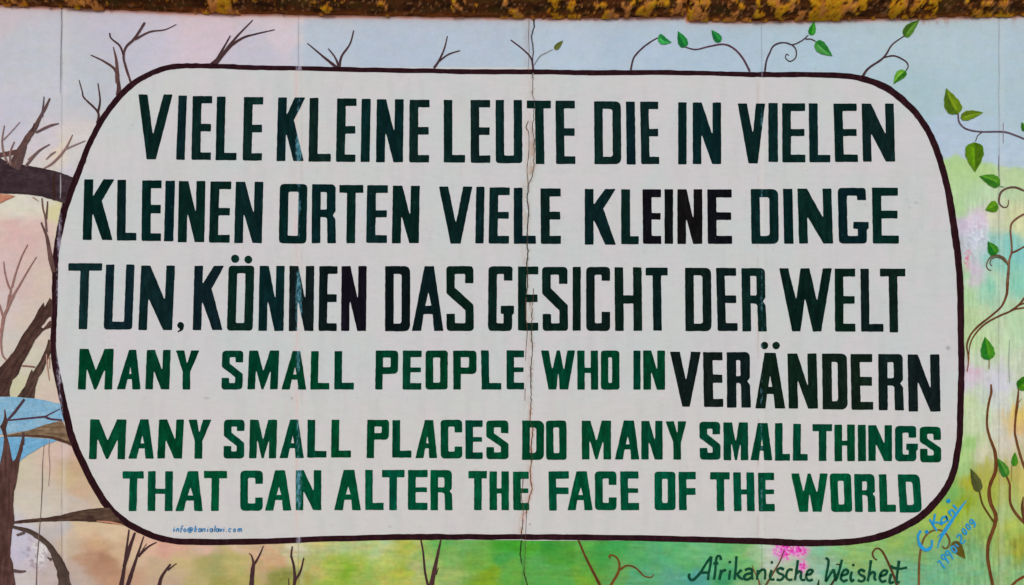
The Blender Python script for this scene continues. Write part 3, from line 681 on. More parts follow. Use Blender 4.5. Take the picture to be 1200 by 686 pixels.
row(10.4, 9.2, (10, 38, 36), [
 ('K', 99, 97, 35.2, 210.3, 281.4), ('L', 137.8, 137, 23, 211, 282), ('E', 166.7, 166, 22.8, 211.6, 282.6, dict(mid=(.405, .545))), ('I', 194.2, 192.2, 11, 212, 283), ('N', 209.8, 208.5, 31, 212.4, 284), ('E', 246.9, 244.9, 24.3, 212.8, 284.5),
 ('N', 276.4, 274.4, 32.4, 213.2, 285), ('O', 328, 326.8, 32.3, 215.8, 285.5), ('R', 365.7, 365.2, 28.6, 216.2, 285.2), ('T', 397.7, 397.7, 28.3, 217, 285.3, dict(st=9, sb=8.2)), ('E', 430.3, 429, 24.4, 217.2, 284.9), ('N', 460.4, 459.2, 31.6, 217.8, 285.2),
 ('V', 514.3, 514.3, 39.3, 218.8, 285.6, dict(v=(.35, .65, .51, .65))), ('I', 558, 557, 9.8, 219, 285.4), ('E', 573.7, 572.6, 23.8, 219.8, 285.7), ('L', 602, 602, 26, 220.2, 285.8), ('E', 633.3, 633.8, 23.6, 221, 286, dict(mid=(.42, .56))),
 ('K', 685.2, 685.2, 36.4, 221.6, 287), ('L', 727.8, 727.8, 20.6, 222, 286.4), ('E', 752.9, 753.4, 21.6, 222, 286, dict(c=(19, 19, 21))), ('I', 778.7, 778.7, 10, 222, 286, dict(c=(19, 19, 21))), ('N', 793.7, 793.7, 29.3, 222, 286, dict(c=(18, 19, 21), n=(.58, .50))),
 ('E', 828.8, 829.4, 28.5, 222.2, 286, dict(c=(19, 20, 22), mid=(.42, .56))), ('D', 879.6, 880.6, 32, 221.8, 286), ('I', 917.5, 918.8, 11, 221.4, 285.8), ('N', 934.3, 936.3, 39.8, 221.2, 285.6), ('G', 981.5, 983, 35.4, 220.4, 285.6, dict(a=.22)), ('E', 1021.6, 1022.8, 30.4, 220.2, 285.6, dict(mid=(.41, .55)))])
row(10.0, 9.0, (13, 33, 29), [
 ('T', 80.4, 79.4, 39.4, 308.6, 386, dict(st=14.2, sb=12.8, c=(18, 45, 46))), ('U', 124.4, 121.6, 33.4, 310.2, 386.4, dict(c=(17, 42, 43))), ('N', 165.6, 162.2, 39.6, 311.4, 387, dict(c=(18, 42, 44))), (',', 208, 208, 8.5, 377.6, 389),
 ('K', 228, 226, 34.8, 311.6, 387, dict(c=(16, 38, 38))), ('O', 268, 266, 30.2, 311.6, 387.5, dict(r=4.5, dots=((275.6, 303.4, 4.8), (291, 304.4, 4.6)), c=(14, 38, 34))), ('N', 304.4, 302.8, 29.4, 311.8, 388, dict(c=(12, 40, 38))), ('N', 339.4, 338.4, 29, 311.8, 388, dict(c=(20, 30, 28))),
 ('E', 374.4, 373.2, 21.4, 312, 388, dict(c=(16, 24, 28))), ('N', 400.4, 399.6, 29.4, 312, 388, dict(c=(20, 20, 28))), ('D', 451.4, 451.2, 29.4, 312, 388.4, dict(c=(12, 26, 24))), ('A', 482.8, 482.8, 36.8, 312, 388, dict(t=(.40, .70))), ('S', 523, 523.4, 31.8, 312, 388),
 ('G', 572.4, 571.8, 30.4, 312.2, 388), ('E', 607, 607, 23.8, 312.5, 387.6, dict(ml=.96, c=(8, 38, 30))), ('S', 635, 636, 29.8, 313, 388), ('I', 671, 671, 9.6, 313, 387.6), ('C', 686.8, 687, 28, 313, 388), ('H', 720, 720.8, 31.8, 313.4, 388), ('T', 756.6, 756.6, 25.8, 313.8, 387.6, dict(st=8, sb=8.8)),
 ('D', 802.6, 803.2, 30.6, 314, 388.2), ('E', 839, 841, 23.4, 314.2, 388), ('R', 868.6, 870, 28.6, 314.4, 388.6, dict(c=(10, 40, 32))), ('W', 913, 913, 61.8, 314.6, 388.6), ('E', 978, 978.4, 24, 315, 388.8), ('L', 1008.2, 1009, 26.2, 315, 388.8), ('T', 1031, 1031.4, 29.8, 315, 389.6, dict(st=10.2, sb=11))])
row(8.9, 7.8, (3, 58, 38), [
 ('M', 93.5, 91.5, 40, 409, 456.6), ('A', 137, 137, 27.8, 410, 456.4, dict(t=(.52, .82))), ('N', 172.2, 170.4, 28, 410.2, 456.4), ('Y', 206.3, 205.8, 27.5, 410.8, 456.6, dict(y=12.6)), ('S', 260.6, 259.4, 24.8, 411, 456.6, dict(s=(.30, .70))), ('M', 292, 290, 35.4, 411, 456.4),
 ('A', 330, 330, 29, 411.6, 456.6, dict(t=(.45, .76))), ('L', 364.7, 363.7, 22, 411.6, 456.6), ('L', 392.2, 391.7, 23, 411.6, 456.6), ('P', 440.4, 439.6, 26.4, 411, 456.6), ('E', 472.2, 471.7, 22, 411, 456.6), ('O', 498.8, 498.6, 26, 411, 456.6, dict(r=4)), ('P', 531, 531.2, 27.4, 411, 456.6),
 ('L', 563.7, 564.4, 23.2, 410.6, 456.5), ('E', 593.6, 593.6, 20.6, 410.8, 456.4), ('W', 633.8, 634, 40.2, 410.8, 456.6, dict(w=(.46, .56, .22, .45, .54, .79))), ('H', 676.4, 676.6, 24.4, 411, 456.8), ('O', 704, 704.2, 21.8, 411, 456.8, dict(r=4)), ('I', 742.2, 742.2, 8.4, 411, 456.8), ('N', 753.6, 753.8, 25.6, 411, 456.8)])
row(10.9, 9.6, (18, 34, 28), [
 ('V', 785, 785.4, 36.2, 412.4, 476.8, dict(v=(.39, .63, .52, .54))), ('E', 823.8, 824.8, 22.8, 412.8, 477, dict(mid=(.41, .56))), ('R', 851.4, 851.9, 28, 412.8, 477.8), ('A', 885, 885, 35.2, 413.6, 478.8, dict(t=(.31, .68), dots=((895.8, 405, 4.4), (909.4, 405, 4.4)))), ('N', 922.6, 924.3, 34.2, 414.4, 479, dict(n=(.62, .46))),
 ('D', 963.2, 964, 29.2, 414.5, 480), ('E', 996.5, 997.7, 25.4, 415, 480.4, dict(mid=(.41, .57))), ('R', 1029, 1029.6, 29.6, 415, 481), ('N', 1063.4, 1064.7, 37.4, 415.4, 482.4, dict(n=(.62, .46)))])
row(8.9, 8.0, (3, 66, 42), [
 ('M', 106, 104.4, 42.2, 491.6, 538.2), ('A', 150.4, 150.4, 30, 491.6, 537.6, dict(t=(.47, .79))), ('N', 186.6, 184.4, 29, 491.8, 537.4), ('Y', 221, 220.6, 27, 491.8, 537.6, dict(y=12)), ('S', 262.6, 262, 24.2, 491.9, 537.4, dict(s=(.29, .68))), ('M', 293, 292, 31.8, 492, 537.2),
 ('A', 327.6, 327.6, 28.4, 491.8, 537, dict(t=(.44, .77))), ('L', 360.6, 360, 22.6, 492, 536.4), ('L', 388.6, 388, 23.2, 492, 536.2), ('P', 430.4, 429.6, 25.8, 492, 537, dict(b=.52)), ('L', 460, 459.6, 22.6, 492.4, 536.4), ('A', 486.6, 486.6, 25.8, 492.4, 537, dict(t=(.44, .82))), ('C', 516.2, 516.4, 25.4, 492, 537.4, dict(cc=(.33, .69))),
 ('E', 545.4, 545.4, 20.2, 492.6, 538), ('S', 569.8, 570, 26, 492.8, 538.2, dict(s=(.33, .69))), ('D', 612, 611.8, 25.6, 493, 539), ('O', 639.6, 640, 24.2, 493, 539, dict(r=4)), ('M', 681.6, 681.8, 34.4, 493, 538.6), ('A', 720.4, 720.4, 28.6, 493, 538.6, dict(t=(.37, .79))), ('N', 751.4, 751.4, 25, 493.4, 538.6),
 ('Y', 779.6, 780, 24.8, 493.8, 538.8, dict(y=13.6)), ('S', 819.4, 820, 24.4, 494.4, 538.8, dict(s=(.33, .69))), ('M', 847.6, 848, 28.8, 495, 539.4), ('A', 879.4, 879.4, 25.6, 495.8, 539.6, dict(t=(.34, .78))), ('L', 908, 908, 17.6, 496, 540), ('L', 929.4, 929, 17.4, 496.8, 540),
 ('T', 952, 952, 23, 497.2, 540.4, dict(st=7.4, sb=7.4)), ('H', 977.6, 977.8, 24, 497.8, 540.6), ('I', 1005, 1005.4, 9.4, 498, 540.6), ('N', 1017.4, 1017.6, 27.6, 498.4, 540.4), ('G', 1048.6, 1048.8, 26.8, 499.2, 540.8, dict(a=.33, bar=(.50, .68))), ('S', 1077.4, 1078.2, 24.8, 500.2, 542, dict(s=(.37, .62)))])
row(9.0, 8.6, (2, 76, 50), [
 ('T', 143.8, 143.6, 24.8, 552.4, 599, dict(st=8.4, sb=7.4)), ('H', 173.6, 173, 29.2, 552.2, 599), ('A', 205.4, 205.4, 32.2, 552.2, 599, dict(t=(.47, .83))), ('T', 239.2, 239, 27, 552, 599, dict(st=9, sb=8.4)), ('C', 281.8, 281.6, 26.4, 551.6, 598.6, dict(cc=(.33, .67))), ('A', 310.6, 310.6, 31, 551.2, 598.4, dict(t=(.38, .76))),
 ('N', 346.6, 346.6, 30, 551.2, 598), ('A', 391.8, 391.6, 31.4, 550.8, 598, dict(t=(.35, .75))), ('L', 428, 428, 21.6, 550.8, 597.8), ('T', 447.8, 447.6, 26.4, 550.8, 598, dict(st=8.6, sb=8.6)), ('E', 478.2, 478, 23, 550.8, 597.8), ('R', 504.4, 504.4, 26, 551, 598), ('T', 549, 549, 21.6, 552, 598, dict(st=6.6, sb=6.6)),
 ('H', 573.6, 573.6, 22.8, 552.4, 598), ('E', 601, 601.4, 18.6, 552.8, 598), ('F', 642.6, 643.6, 24, 552.4, 598.4, dict(mid=(.41, .58))), ('A', 665, 665, 29.6, 552.4, 598, dict(t=(.35, .76))), ('C', 697, 697.2, 25.4, 552.4, 598, dict(cc=(.35, .67))), ('E', 726.6, 727.4, 21.5, 552.4, 598), ('O', 766.8, 767, 24.6, 552.8, 598, dict(r=4.5)),
 ('F', 795, 795.8, 20.3, 553, 598, dict(mid=(.42, .60))), ('T', 832, 832, 23, 553.4, 599, dict(st=7.6, sb=8)), ('H', 859, 860, 24.5, 553.6, 599), ('E', 888, 889, 19, 554, 599.4), ('W', 927, 927, 43, 555, 599.8, dict(w=(.45, .53, .225, .465, .59, .83))), ('O', 972.2, 974, 24.8, 555, 600, dict(r=4.5)), ('R', 1000.8, 1001.8, 24.6, 555.6, 600),
 ('L', 1029.6, 1031, 19, 556, 600), ('D', 1051.6, 1054.4, 26, 556, 600.6)])
sd = 0
rnd = random.Random(4)
for (v, h, colr, items, kw) in ROWS:
    for it in items:
        ch, xt, xb, W, y0, y1 = it[:6]; o = it[6] if len(it) > 6 else {}
        H = y1 - y0; sd += 1
        vv = v + rnd.uniform(-.25, .25); hh = h + rnd.uniform(-.25, .25)
        cset = []
        if ch == ',':
            pts = circ(211.8, 381.6, 4.0, 18)
            cset = [[(p[0], p[1]) for p in pts[:3]] + [(215.4, 384.5), (213.6, 387.4), (208.6, 389.4), (208.2, 388.4), (210.4, 386.6), (210.6, 385.6)] + [(p[0], p[1]) for p in pts[7:]]]
        else:
            for con in glyph(ch, W, H, vv, hh, o):
                f = fillet([(p[0], p[1]) + tuple(p[2:]) for p in con], .9)
                f = [(xt + (xb - xt) * (q[1] / H) + q[0], y0 + q[1]) for q in f]
                cset.append(f)
        c = o.get('c', colr); c = tuple(max(0, c_ + rnd.randint(-3, 3)) for c_ in c)
        L = plate('letter', cset, .0024 + .000004 * (sd % 5), panel, M_LETTER, wob=.24, seed=sd, thick=.0012)
        L.color = (*alb(tuple(q * (.86 if c[1] < 50 else .94) for q in c)), 1)
        L['label'] = 'painted comma' if ch == ',' else 'painted capital letter ' + ch
        if xt < 627 and xt + W > 608: to_cut.append(L)
        for (dx, dy, dr) in o.get('dots', ()):
            D_ = plate('umlaut_dot', [circ(dx, dy, dr, 20)], .0024, panel, M_LETTER, wob=.2, seed=sd + 3, thick=.0012)
            D_.color = (*alb(c), 1)
# open the crack through every coat that crosses it
dg = bpy.context.evaluated_depsgraph_get()
for o in to_cut:
    m = o.modifiers.new('crack', 'BOOLEAN'); m.operation = 'DIFFERENCE'; m.solver = 'EXACT'; m.object = cutter
dg.update()
for o in to_cut:
    nm = bpy.data.meshes.new_from_object(o.evaluated_get(dg)); o.modifiers.clear(); old = o.data; o.data = nm; nm.name = old.name
bpy.data.objects.remove(cutter)

# ------------------------------------------------------------------ painted scenery
DK = (66, 42, 44); BR = (84, 58, 54); LT = (128, 98, 92); PK = (132, 86, 80)
t1 = T(0, 0, 3.99); t2 = T(300, 0, 3.99); t3 = T(600, 0, 3.99); t4 = T(900, 0, 3.99)
tT = T(0, 100, 7.5); tS = T(0, 180, 7.5); tR = T(0, 260, 7.5); tQ = T(0, 345, 7.5); tP = T(0, 430, 7.5); tD4 = T(0, 515, 7.5); tO = T(0, 595, 7.5)
tN = T(130, 595, 7.5); tM = T(280, 595, 7.5); tL = T(460, 595, 7.5); tK = T(600, 595, 7.5); tA = T(790, 595, 7.5); tB = T(930, 595, 7.5)
tC = T(1040, 560, 7.5); tD = T(1040, 595, 7.5); tJ = T(1040, 500, 7.5); tI = T(1040, 415, 7.5); tH = T(1040, 330, 7.5); tG = T(1040, 245, 7.5); tF = T(1040, 165, 7.5); tU = T(1040, 85, 7.5)
def twig(strokes, label=None, name='twig', col=DK, col2=None):
    b = Brush()
    for k, s_ in enumerate(strokes):
        pts, w0, w1 = s_[:3]
        b.stroke(pts, w0, w1, s_[3] if len(s_) > 3 else col, s_[4] if len(s_) > 4 else col2, seed=k)
    return b.build(name, wall, label)
def blot(name, pts, col, col2, parent=wall, label=None, fine=4.0, seed=0, wob=.5, thick=.0006):
    """painted patch with brushed colour: triangulated with an inner grid so the colour can vary"""
    poly = np.array(resample(pts, 2.0)); poly = poly + (np.stack([fbm(poly[:, 0] / 4, poly[:, 1] / 4, 61 + seed, 3), fbm(poly[:, 0] / 4, poly[:, 1] / 4, 71 + seed, 3)], 1) - .5) * 2 * wob
    x0, y0 = poly.min(0); x1, y1 = poly.max(0)
    gx, gy = np.meshgrid(np.arange(x0, x1, fine * .5), np.arange(y0, y1, fine * .5)); gx = gx.ravel(); gy = gy.ravel()
    ins = np.zeros(len(gx), bool); a = poly; b = np.roll(poly, -1, 0); dmin = np.full(len(gx), 1e9)
    for p, q in zip(a, b):
        c = ((p[1] > gy) != (q[1] > gy)); xi = p[0] + (gy - p[1]) / (q[1] - p[1] + 1e-12) * (q[0] - p[0]); ins ^= c & (gx < xi)
        dmin = np.minimum(dmin, (gx - p[0]) ** 2 + (gy - p[1]) ** 2)
    k = ins & (dmin > .8)
    from mathutils.geometry import delaunay_2d_cdt
    allv = [Vector(p) for p in poly] + [Vector((gx[i], gy[i])) for i in np.nonzero(k)[0]]
    n = len(poly)
    vv, _, ff, _, _, _ = delaunay_2d_cdt(allv, [(i, (i + 1) % n) for i in range(n)], [list(range(n))], 1, 1e-5)
    dep = next_depth(.0010)
    V = [(X(p[0]), -dep, Z(p[1])) for p in vv]
    A = np.array([[p[0], p[1]] for p in vv])
    cc_ = poly - poly.mean(0); ev, evec = np.linalg.eigh(cc_.T @ cc_); ta = evec[:, 1]; na = evec[:, 0]
    f = np.clip(fbm(A @ na / 1.9, A @ ta / 17, 80 + seed, 3) * 1.5 + fbm(A[:, 0] / 6, A[:, 1] / 6, 180 + seed, 3) * .8 - .85, 0, 1)[:, None]
    cols = np.array(alb(col)) * (1 - f) + np.array(alb(col2)) * f
    me = bpy.data.meshes.new(name); me.from_pydata(V, [], [tuple(q) for q in ff]); me.update()
    bm = bmesh.new(); bm.from_mesh(me); bmesh.ops.recalc_face_normals(bm, faces=bm.faces); bm.to_mesh(me); bm.free()
    set_paint(me, cols); o = link(name, me, parent, M_STROKE)
    if label: o['label'] = label
    return o

twig([(t1([(455, 578), (458, 525), (395, 460), (385, 430), (370, 375)]), 3, 1), (t1([(458, 528), (468, 470), (458, 390)]), 2.6, 1.3)], 'bare forked twig on the upper left curve of the outline')
twig([(t1([(553, 447), (555, 400), (540, 330), (490, 290), (425, 258)]), 5.5, 1.2, DK, (112, 74, 70)), (t1([(550, 390), (545, 290), (530, 220)]), 5.5, 1, BR, (118, 80, 76))], 'thick based bare twig left of the tallest one')
twig([(t1([(614, 392), (590, 320), (578, 265), (590, 220), (630, 180), (678, 106)]), [2.2, 3, 2.5, 2.6, 3, 2.6], None, DK, (112, 78, 76)), (t1([(630, 186), (700, 150), (770, 140), (825, 115)]), 2.6, .8, DK, (112, 78, 76)), (t1([(578, 260), (560, 215), (520, 180), (513, 155)]), 2.4, 1.6)], 'tall forked bare twig at the upper left')
twig([(t1([(990, 302), (1040, 255), (1100, 180), (1182, 95)]), 4.5, 1.2), ([(252, 76), (263, 62), (273, 52), (286, 44), (300, 40), (322, 35)], 4.6, 1), ([(251, 75), (261, 58), (270, 42)], 3.2, 1.4)], 'bare twig fanning right above the first word')
twig([(t2([(378, 317), (320, 270), (240, 203)]), 3.8, 1.2), (t2([(388, 314), (370, 270), (338, 228)]), 3, 1.3), (t2([(390, 314), (400, 265), (440, 205), (457, 143)]), 3, 1.3)], 'bare three pronged twig on the top edge')
twig([(t2([(832, 320), (855, 285), (880, 230), (895, 170)]), 3, 1.2), (t2([(855, 288), (900, 255), (955, 237)]), 2.2, 1.2)], 'small bare y shaped twig on the top edge')

def leaf(parent, base, tip, width, dk, lt, bend=0.0, fat=.36, hl=True, rib=None, label=None):
    b = np.array(base, float); t = np.array(tip, float); ax = t - b; L = np.linalg.norm(ax); ax /= L; nx = np.array([-ax[1], ax[0]])
    n = 15; V = []; Cc = []; F = []; dep = next_depth(.0030)
    cd = np.array(alb(dk)); cl = np.array(alb(lt)); cols_ = [-1, -.85, -.5, -.12, .12, .5, .85, 1]
    for i in range(n):
        s_ = i / (n - 1)
        wv = (s_ ** .5) * ((1 - s_) ** 1.1)
        wv = wv / .370 * width / 2
        cc = b + ax * L * s_ + nx * (bend * L * math.sin(math.pi * s_) * .5)
        for q in cols_:
            p = cc + nx * wv * q * (1 + .05 * math.sin(i * 1.7 + base[0]))
            V.append((X(p[0]), -dep - .0002 * (1 - abs(q)), Z(p[1])))
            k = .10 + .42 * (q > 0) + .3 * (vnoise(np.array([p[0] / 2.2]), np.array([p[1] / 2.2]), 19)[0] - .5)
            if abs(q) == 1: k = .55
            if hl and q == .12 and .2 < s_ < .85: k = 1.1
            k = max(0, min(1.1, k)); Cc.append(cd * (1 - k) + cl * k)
    m = len(cols_)
    for i in range(n - 1):
        for q in range(m - 1):
            a = i * m + q; F.append((a, a + 1, a + m + 1, a + m))
    me = bpy.data.meshes.new('leaf'); me.from_pydata(V, [], F); me.update(); set_paint(me, np.array(Cc))
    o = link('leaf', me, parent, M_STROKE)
    if label: o['label'] = label
    return o
G1 = (8, 88, 40); G1L = (40, 150, 60); G2 = (30, 96, 14); G2L = (84, 146, 26); OL = (74, 96, 26); OLL = (126, 160, 30); DO = (70, 76, 36); DOL = (96, 96, 50)
v = twig([(t3([(100, 328), (90, 275), (55, 235), (0, 192), (-4, 190)]), 2.2, 1.1), (t3([(103, 305), (130, 265), (160, 248), (190, 232)]), 1.4, .8, (120, 124, 124), (150, 156, 160))], 'forked twig with a single olive leaf at the crack', 'vine')
leaf(v, t3([(199, 232)])[0], t3([(239, 190)])[0], 6.2, (78, 88, 30), (110, 116, 50), hl=False)
v = twig([(t3([(555, 327), (570, 270), (610, 225), (650, 195), (682, 177)]), 2.2, 1.3)], 'short arching vine with one curled green leaf', 'vine')
leaf(v, t3([(684, 168)])[0], t3([(747, 199)])[0], 10, (14, 110, 50), (70, 180, 90), bend=.30)
v = twig([(t3([(1112, 335), (1080, 275), (1040, 230), (990, 208), (920, 218), (860, 232), (812, 222)]), 2.4, 1.3, (78, 44, 58), (104, 70, 84))], 'arching vine with two dark green leaves', 'vine')
leaf(v, t3([(810, 222)])[0], t3([(775, 146)])[0], 11.5, (8, 92, 46), G1L, fat=.4); leaf(v, t3([(974, 197)])[0], t3([(932, 141)])[0], 9.5, (8, 92, 46), G1L)
v = twig([([(896.2, 84.5), (898, 72), (902, 62), (906, 54.5), (913, 50.8), (921, 50.4), (929, 52.6), (940, 47.6), (947, 41.5)], 2.2, 1.3, (64, 44, 58), (90, 66, 80)), (t4([(175, 184), (200, 184), (222, 194)]), 1.4, 1.2),
          (t4([(110, 208), (130, 232), (130, 268), (104, 288), (82, 272), (86, 255), (98, 260)]), 1.5, 1.0)], 'curling vine with a spiral tendril and two bright leaves', 'vine')
leaf(v, t4([(200, 166)])[0], t4([(216, 101)])[0], 8.6, (22, 116, 30), (70, 160, 44)); leaf(v, t4([(222, 196)])[0], t4([(301, 263)])[0], 13.5, (18, 108, 34), (90, 165, 80), bend=.08)
v = twig([(t4([(442, 358), (470, 320), (540, 270), (580, 210), (635, 170)]), 3.0, 1.3, (64, 40, 46), (96, 66, 74)), (t4([(540, 270), (590, 262), (640, 285), (655, 310), (645, 332)]), 1.8, 1.2)], 'forking vine on the upper right curve with two leaves', 'vine')
leaf(v, t4([(636, 172)])[0], t4([(708, 95)])[0], 12, (48, 84, 16), (100, 150, 50), bend=-.12); leaf(v, t4([(643, 333)])[0], t4([(586, 394)])[0], 11, G2, (130, 190, 60), bend=.16)
v = twig([(t4([(888, 532), (895, 575), (930, 605), (1000, 617), (1100, 617), (1160, 635), (1204, 653)]), 1.8, 1.8, (84, 64, 78), (120, 100, 110)), (t4([(1000, 619), (980, 635), (970, 662)]), 1.1, .9)], 'long vine at the right edge with a pair of large leaves and a heart shaped one', 'vine')
leaf(v, t4([(887, 534)])[0], t4([(832, 413)])[0], 19, (62, 92, 14), (128, 154, 24), fat=.5, bend=-.10); leaf(v, t4([(899, 551)])[0], t4([(1006, 527)])[0], 11, (84, 104, 20), (122, 156, 28), bend=-.05)
leaf(v, tF([(760, 14)])[0], tF([(768, 278)])[0], 22, (66, 98, 8), (104, 152, 12), fat=.3)
leaf(v, (1201, 154), (1197, 143), 6, G2, G2L, hl=False)
v = twig([(tF([(1204, 442), (1130, 412), (1060, 415), (1000, 450), (980, 510), (985, 555), (1020, 585), (1055, 575), (1065, 520)]), [2, 2.2, 2.2, 2.4, 2.2, 1.6, 1.4, 1.2, .7], None, (88, 66, 58), (122, 92, 80)), (tF([(985, 400), (1025, 408)]), 1, .8, (110, 130, 110))], 'curling tendril at the right edge with two pointed leaves', 'vine')
leaf(v, tF([(988, 388)])[0], tF([(804, 312)])[0], 14, (40, 104, 24), (96, 156, 40), bend=.1, fat=.3); leaf(v, tF([(966, 556)])[0], tF([(856, 609)])[0], 13, (64, 118, 16), (104, 156, 24), bend=-.12)
VB = (84, 46, 26); VBL = (150, 98, 58)
v = twig([(tG([(1204, 43), (1140, 80), (1090, 130), (1080, 200), (1090, 300), (1090, 380), (1070, 450), (1065, 520), (1057, 620), (1052, 682)]), [2, 2.4, 2.4, 2, 2, 2.4, 2.4, 3, 3.4, 3.4], None, (98, 60, 48), (170, 130, 100)),
          (tG([(1090, 388), (1140, 365), (1204, 330)]), 2.2, 1.6, (98, 50, 38)),
          (tG([(1060, 492), (1020, 430), (960, 408), (900, 430), (870, 490), (885, 530), (912, 541)]), 2.4, 1.1, (88, 66, 48), (140, 110, 80)), (tG([(1040, 470), (1000, 435), (950, 425), (910, 445), (900, 480), (918, 500)]), 1.6, .9, (98, 76, 58)),
          (tH([(1055, 0), (1052, 60), (1045, 120), (1000, 220), (900, 310), (800, 390), (730, 470), (697, 560), (708, 640), (712, 682)]), [3.2, 3, 2.6, 2.2, 2.2, 2.6, 2.2, 2, 1.8, 2.2], None, VB, (140, 92, 60)),
          (tH([(1204, 142), (1160, 200), (1080, 260), (1000, 295), (900, 345), (820, 405), (752, 490), (722, 570), (716, 640)]), [2.4, 2.6, 2.2, 2.2, 2, 2, 1.8, 1.4, 1], None, VB, (140, 92, 60)),
          (tH([(1204, 230), (1120, 245), (1056, 270)]), 2, 1.6, VB, (140, 92, 60)), (tH([(1204, 190), (1150, 210)]), 1.8, 1.4, VB), (tI([(712, 0), (710, 80), (700, 155)]), 2, 1, (120, 66, 26), (150, 100, 60))], 'brown branching vine sweeping from the outline to the right edge', 'vine')
leaf(v, tG([(952, 402)])[0], tG([(880, 286)])[0], 12.5, (10, 104, 34), (70, 140, 30), fat=.5)
v = twig([(tI([(893, 50), (892, 130)]), 1.2, 1.0, (120, 110, 60)), ([(1161, 450.5), (1161.6, 460), (1158.7, 472), (1156.7, 486), (1156.7, 500), (1160, 513.3), (1166, 530.7), (1166.7, 550.7), (1160.7, 566.7), (1159, 578), (1161, 590), (1166.7, 604), (1165.3, 616), (1158.7, 634.7), (1157.3, 645), (1158, 659), (1164, 690)],
           [2, 2.8, 2.6, 2.4, 2.4, 3, 4, 4.2, 4, 4, 4.2, 4.6, 4.2, 4.4, 4, 3.6, 3.6], None, (88, 48, 20), (140, 90, 50)), (tC([(805, 108), (830, 220), (880, 310), (938, 395)]), 1.8, 2.2, (80, 56, 20), (110, 80, 30))], 'thick winding brown vine right of the signature', 'vine')
leaf(v, tI([(892, 52)])[0], tH([(853, 484)])[0], 16.5, (20, 110, 34), (84, 150, 26), fat=.5); leaf(v, tJ([(806, 574)])[0], tJ([(726, 366)])[0], 11.5, DO, DOL, hl=False, bend=.06)
v = twig([(tJ([(1048, 440), (1074, 510)]) + [(1183.3, 573), (1184, 590), (1192, 604), (1203, 615)], 2, 3.4, (92, 52, 24), (140, 92, 54)), (tJ([(1092, 345), (1088, 480)]), .9, .7, (130, 120, 60)),
          (tI([(1152, 305), (1140, 440), (1125, 560), (1118, 682)]) + [(1190, 512), (1195, 532), (1203, 555)], [1.4, 3.2, 2.4, 2.2, 2.6, 2.8, 3], None, (92, 52, 24), (140, 92, 54)), (tI([(1150, 430), (1175, 395)]), 1.1, .6, (150, 110, 70))], 'pair of thin stems at the right edge with small leaves', 'vine')
leaf(v, tJ([(1047, 442)])[0], tJ([(962, 276)])[0], 11, (34, 104, 34), (92, 150, 50), bend=.08); leaf(v, tJ([(1113, 348)])[0], tJ([(1118, 222)])[0], 8, (50, 118, 24), (90, 150, 36), hl=False)
leaf(v, (1192, 455), (1216, 438), 15, G2, (90, 150, 20), fat=.5)
twig([(tD([(1085, 690), (1140, 640), (1204, 603)]), 2.6, 3.2, (104, 52, 28), (140, 84, 46)), ([(1199, 582), (1198, 596), (1200, 614)], [1, 4, 1.5], None, (90, 52, 30))], 'rust brown stem in the lower right corner', 'vine')
v = twig([(tD([(275, 690), (278, 500), (290, 380), (320, 270), (380, 210), (450, 195), (510, 225), (545, 290), (530, 345), (500, 358), (482, 335)]), [2.6, 2.6, 2.6, 2.4, 2, 1.8, 2, 2.4, 2.2, 2, 1.4], None, (104, 74, 40), (140, 106, 60))], 'curled brown tendril running through the signature', 'vine')
leaf(v, tD([(570, 298)])[0], tD([(684, 449)])[0], 12.5, (88, 76, 22), (104, 92, 30), hl=False, fat=.5)
twig([(tB([(912, 690), (860, 550), (800, 420), (760, 365), (720, 362), (693, 400), (705, 440), (732, 460)]), 2.8, 1.5, (86, 52, 32), (110, 74, 44))], 'hooked brown tendril crossing the last word', 'vine')
twig([(tB([(322, 690), (360, 630), (405, 540), (400, 500), (370, 500)]), 2.8, 1.2, (66, 44, 38))], 'short bare twig crossing the letter W', 'twig'); twig([(tB([(213, 690), (222, 632)]), 3.2, 1, (40, 50, 36))], None, 'twig')
twig([(tA([(757, 690), (735, 620), (700, 550), (685, 505)]), 2, .8, (120, 70, 40)), (tA([(800, 690), (860, 590), (930, 470), (968, 370)]), 2.6, 1.1, (84, 64, 40), (120, 90, 60))], 'thin v shaped stem below the pink blossom')
twig([(tK([(778, 690), (700, 540), (640, 420), (583, 283)]), 3.6, 2.2, (84, 46, 30), (120, 70, 36))], 'straight brown stem leaning left on green')
twig([(tK([(862, 690), (925, 585), (944, 510), (925, 445), (885, 418), (855, 424), (862, 445)]), [3, 3, 2.6, 2.2, 2, 2, 2.4], None, (104, 62, 24), (130, 84, 36)), (tK([(945, 548), (1000, 512), (1060, 515), (1110, 550), (1160, 600), (1220, 612), (1245, 590)]), 2.6, 1.3, (96, 60, 30), (120, 84, 44))], 'curling brown tendril on bright green', 'vine')
twig([(tL([(312, 690), (285, 560), (270, 400), (250, 285)]), 3, 1.8), (tL([(340, 690), (370, 540), (400, 400), (425, 283)]), 6, 1.8, DK, (98, 58, 52)), (tL([(380, 590), (404, 528)]), 1.8, .8)], 'v shaped bare stems under the bottom edge')
twig([(tM([(110, 690), (120, 560), (132, 485)]), 5.4, 4), (tM([(130, 490), (112, 425), (88, 400)]), 2.6, .7), (tM([(140, 490), (180, 420), (216, 335)]), 3, .9)], 'bare y shaped sapling left of the filled joint')
twig([(tM([(485, 690), (492, 610), (480, 500), (460, 420), (470, 340)]), 4, 1.6), (tM([(495, 640), (540, 560), (571, 440)]), 3, 1.6), (tM([(440, 690), (437, 620)]), 1.4, .7)], 'bare y shaped sapling right of the filled joint')
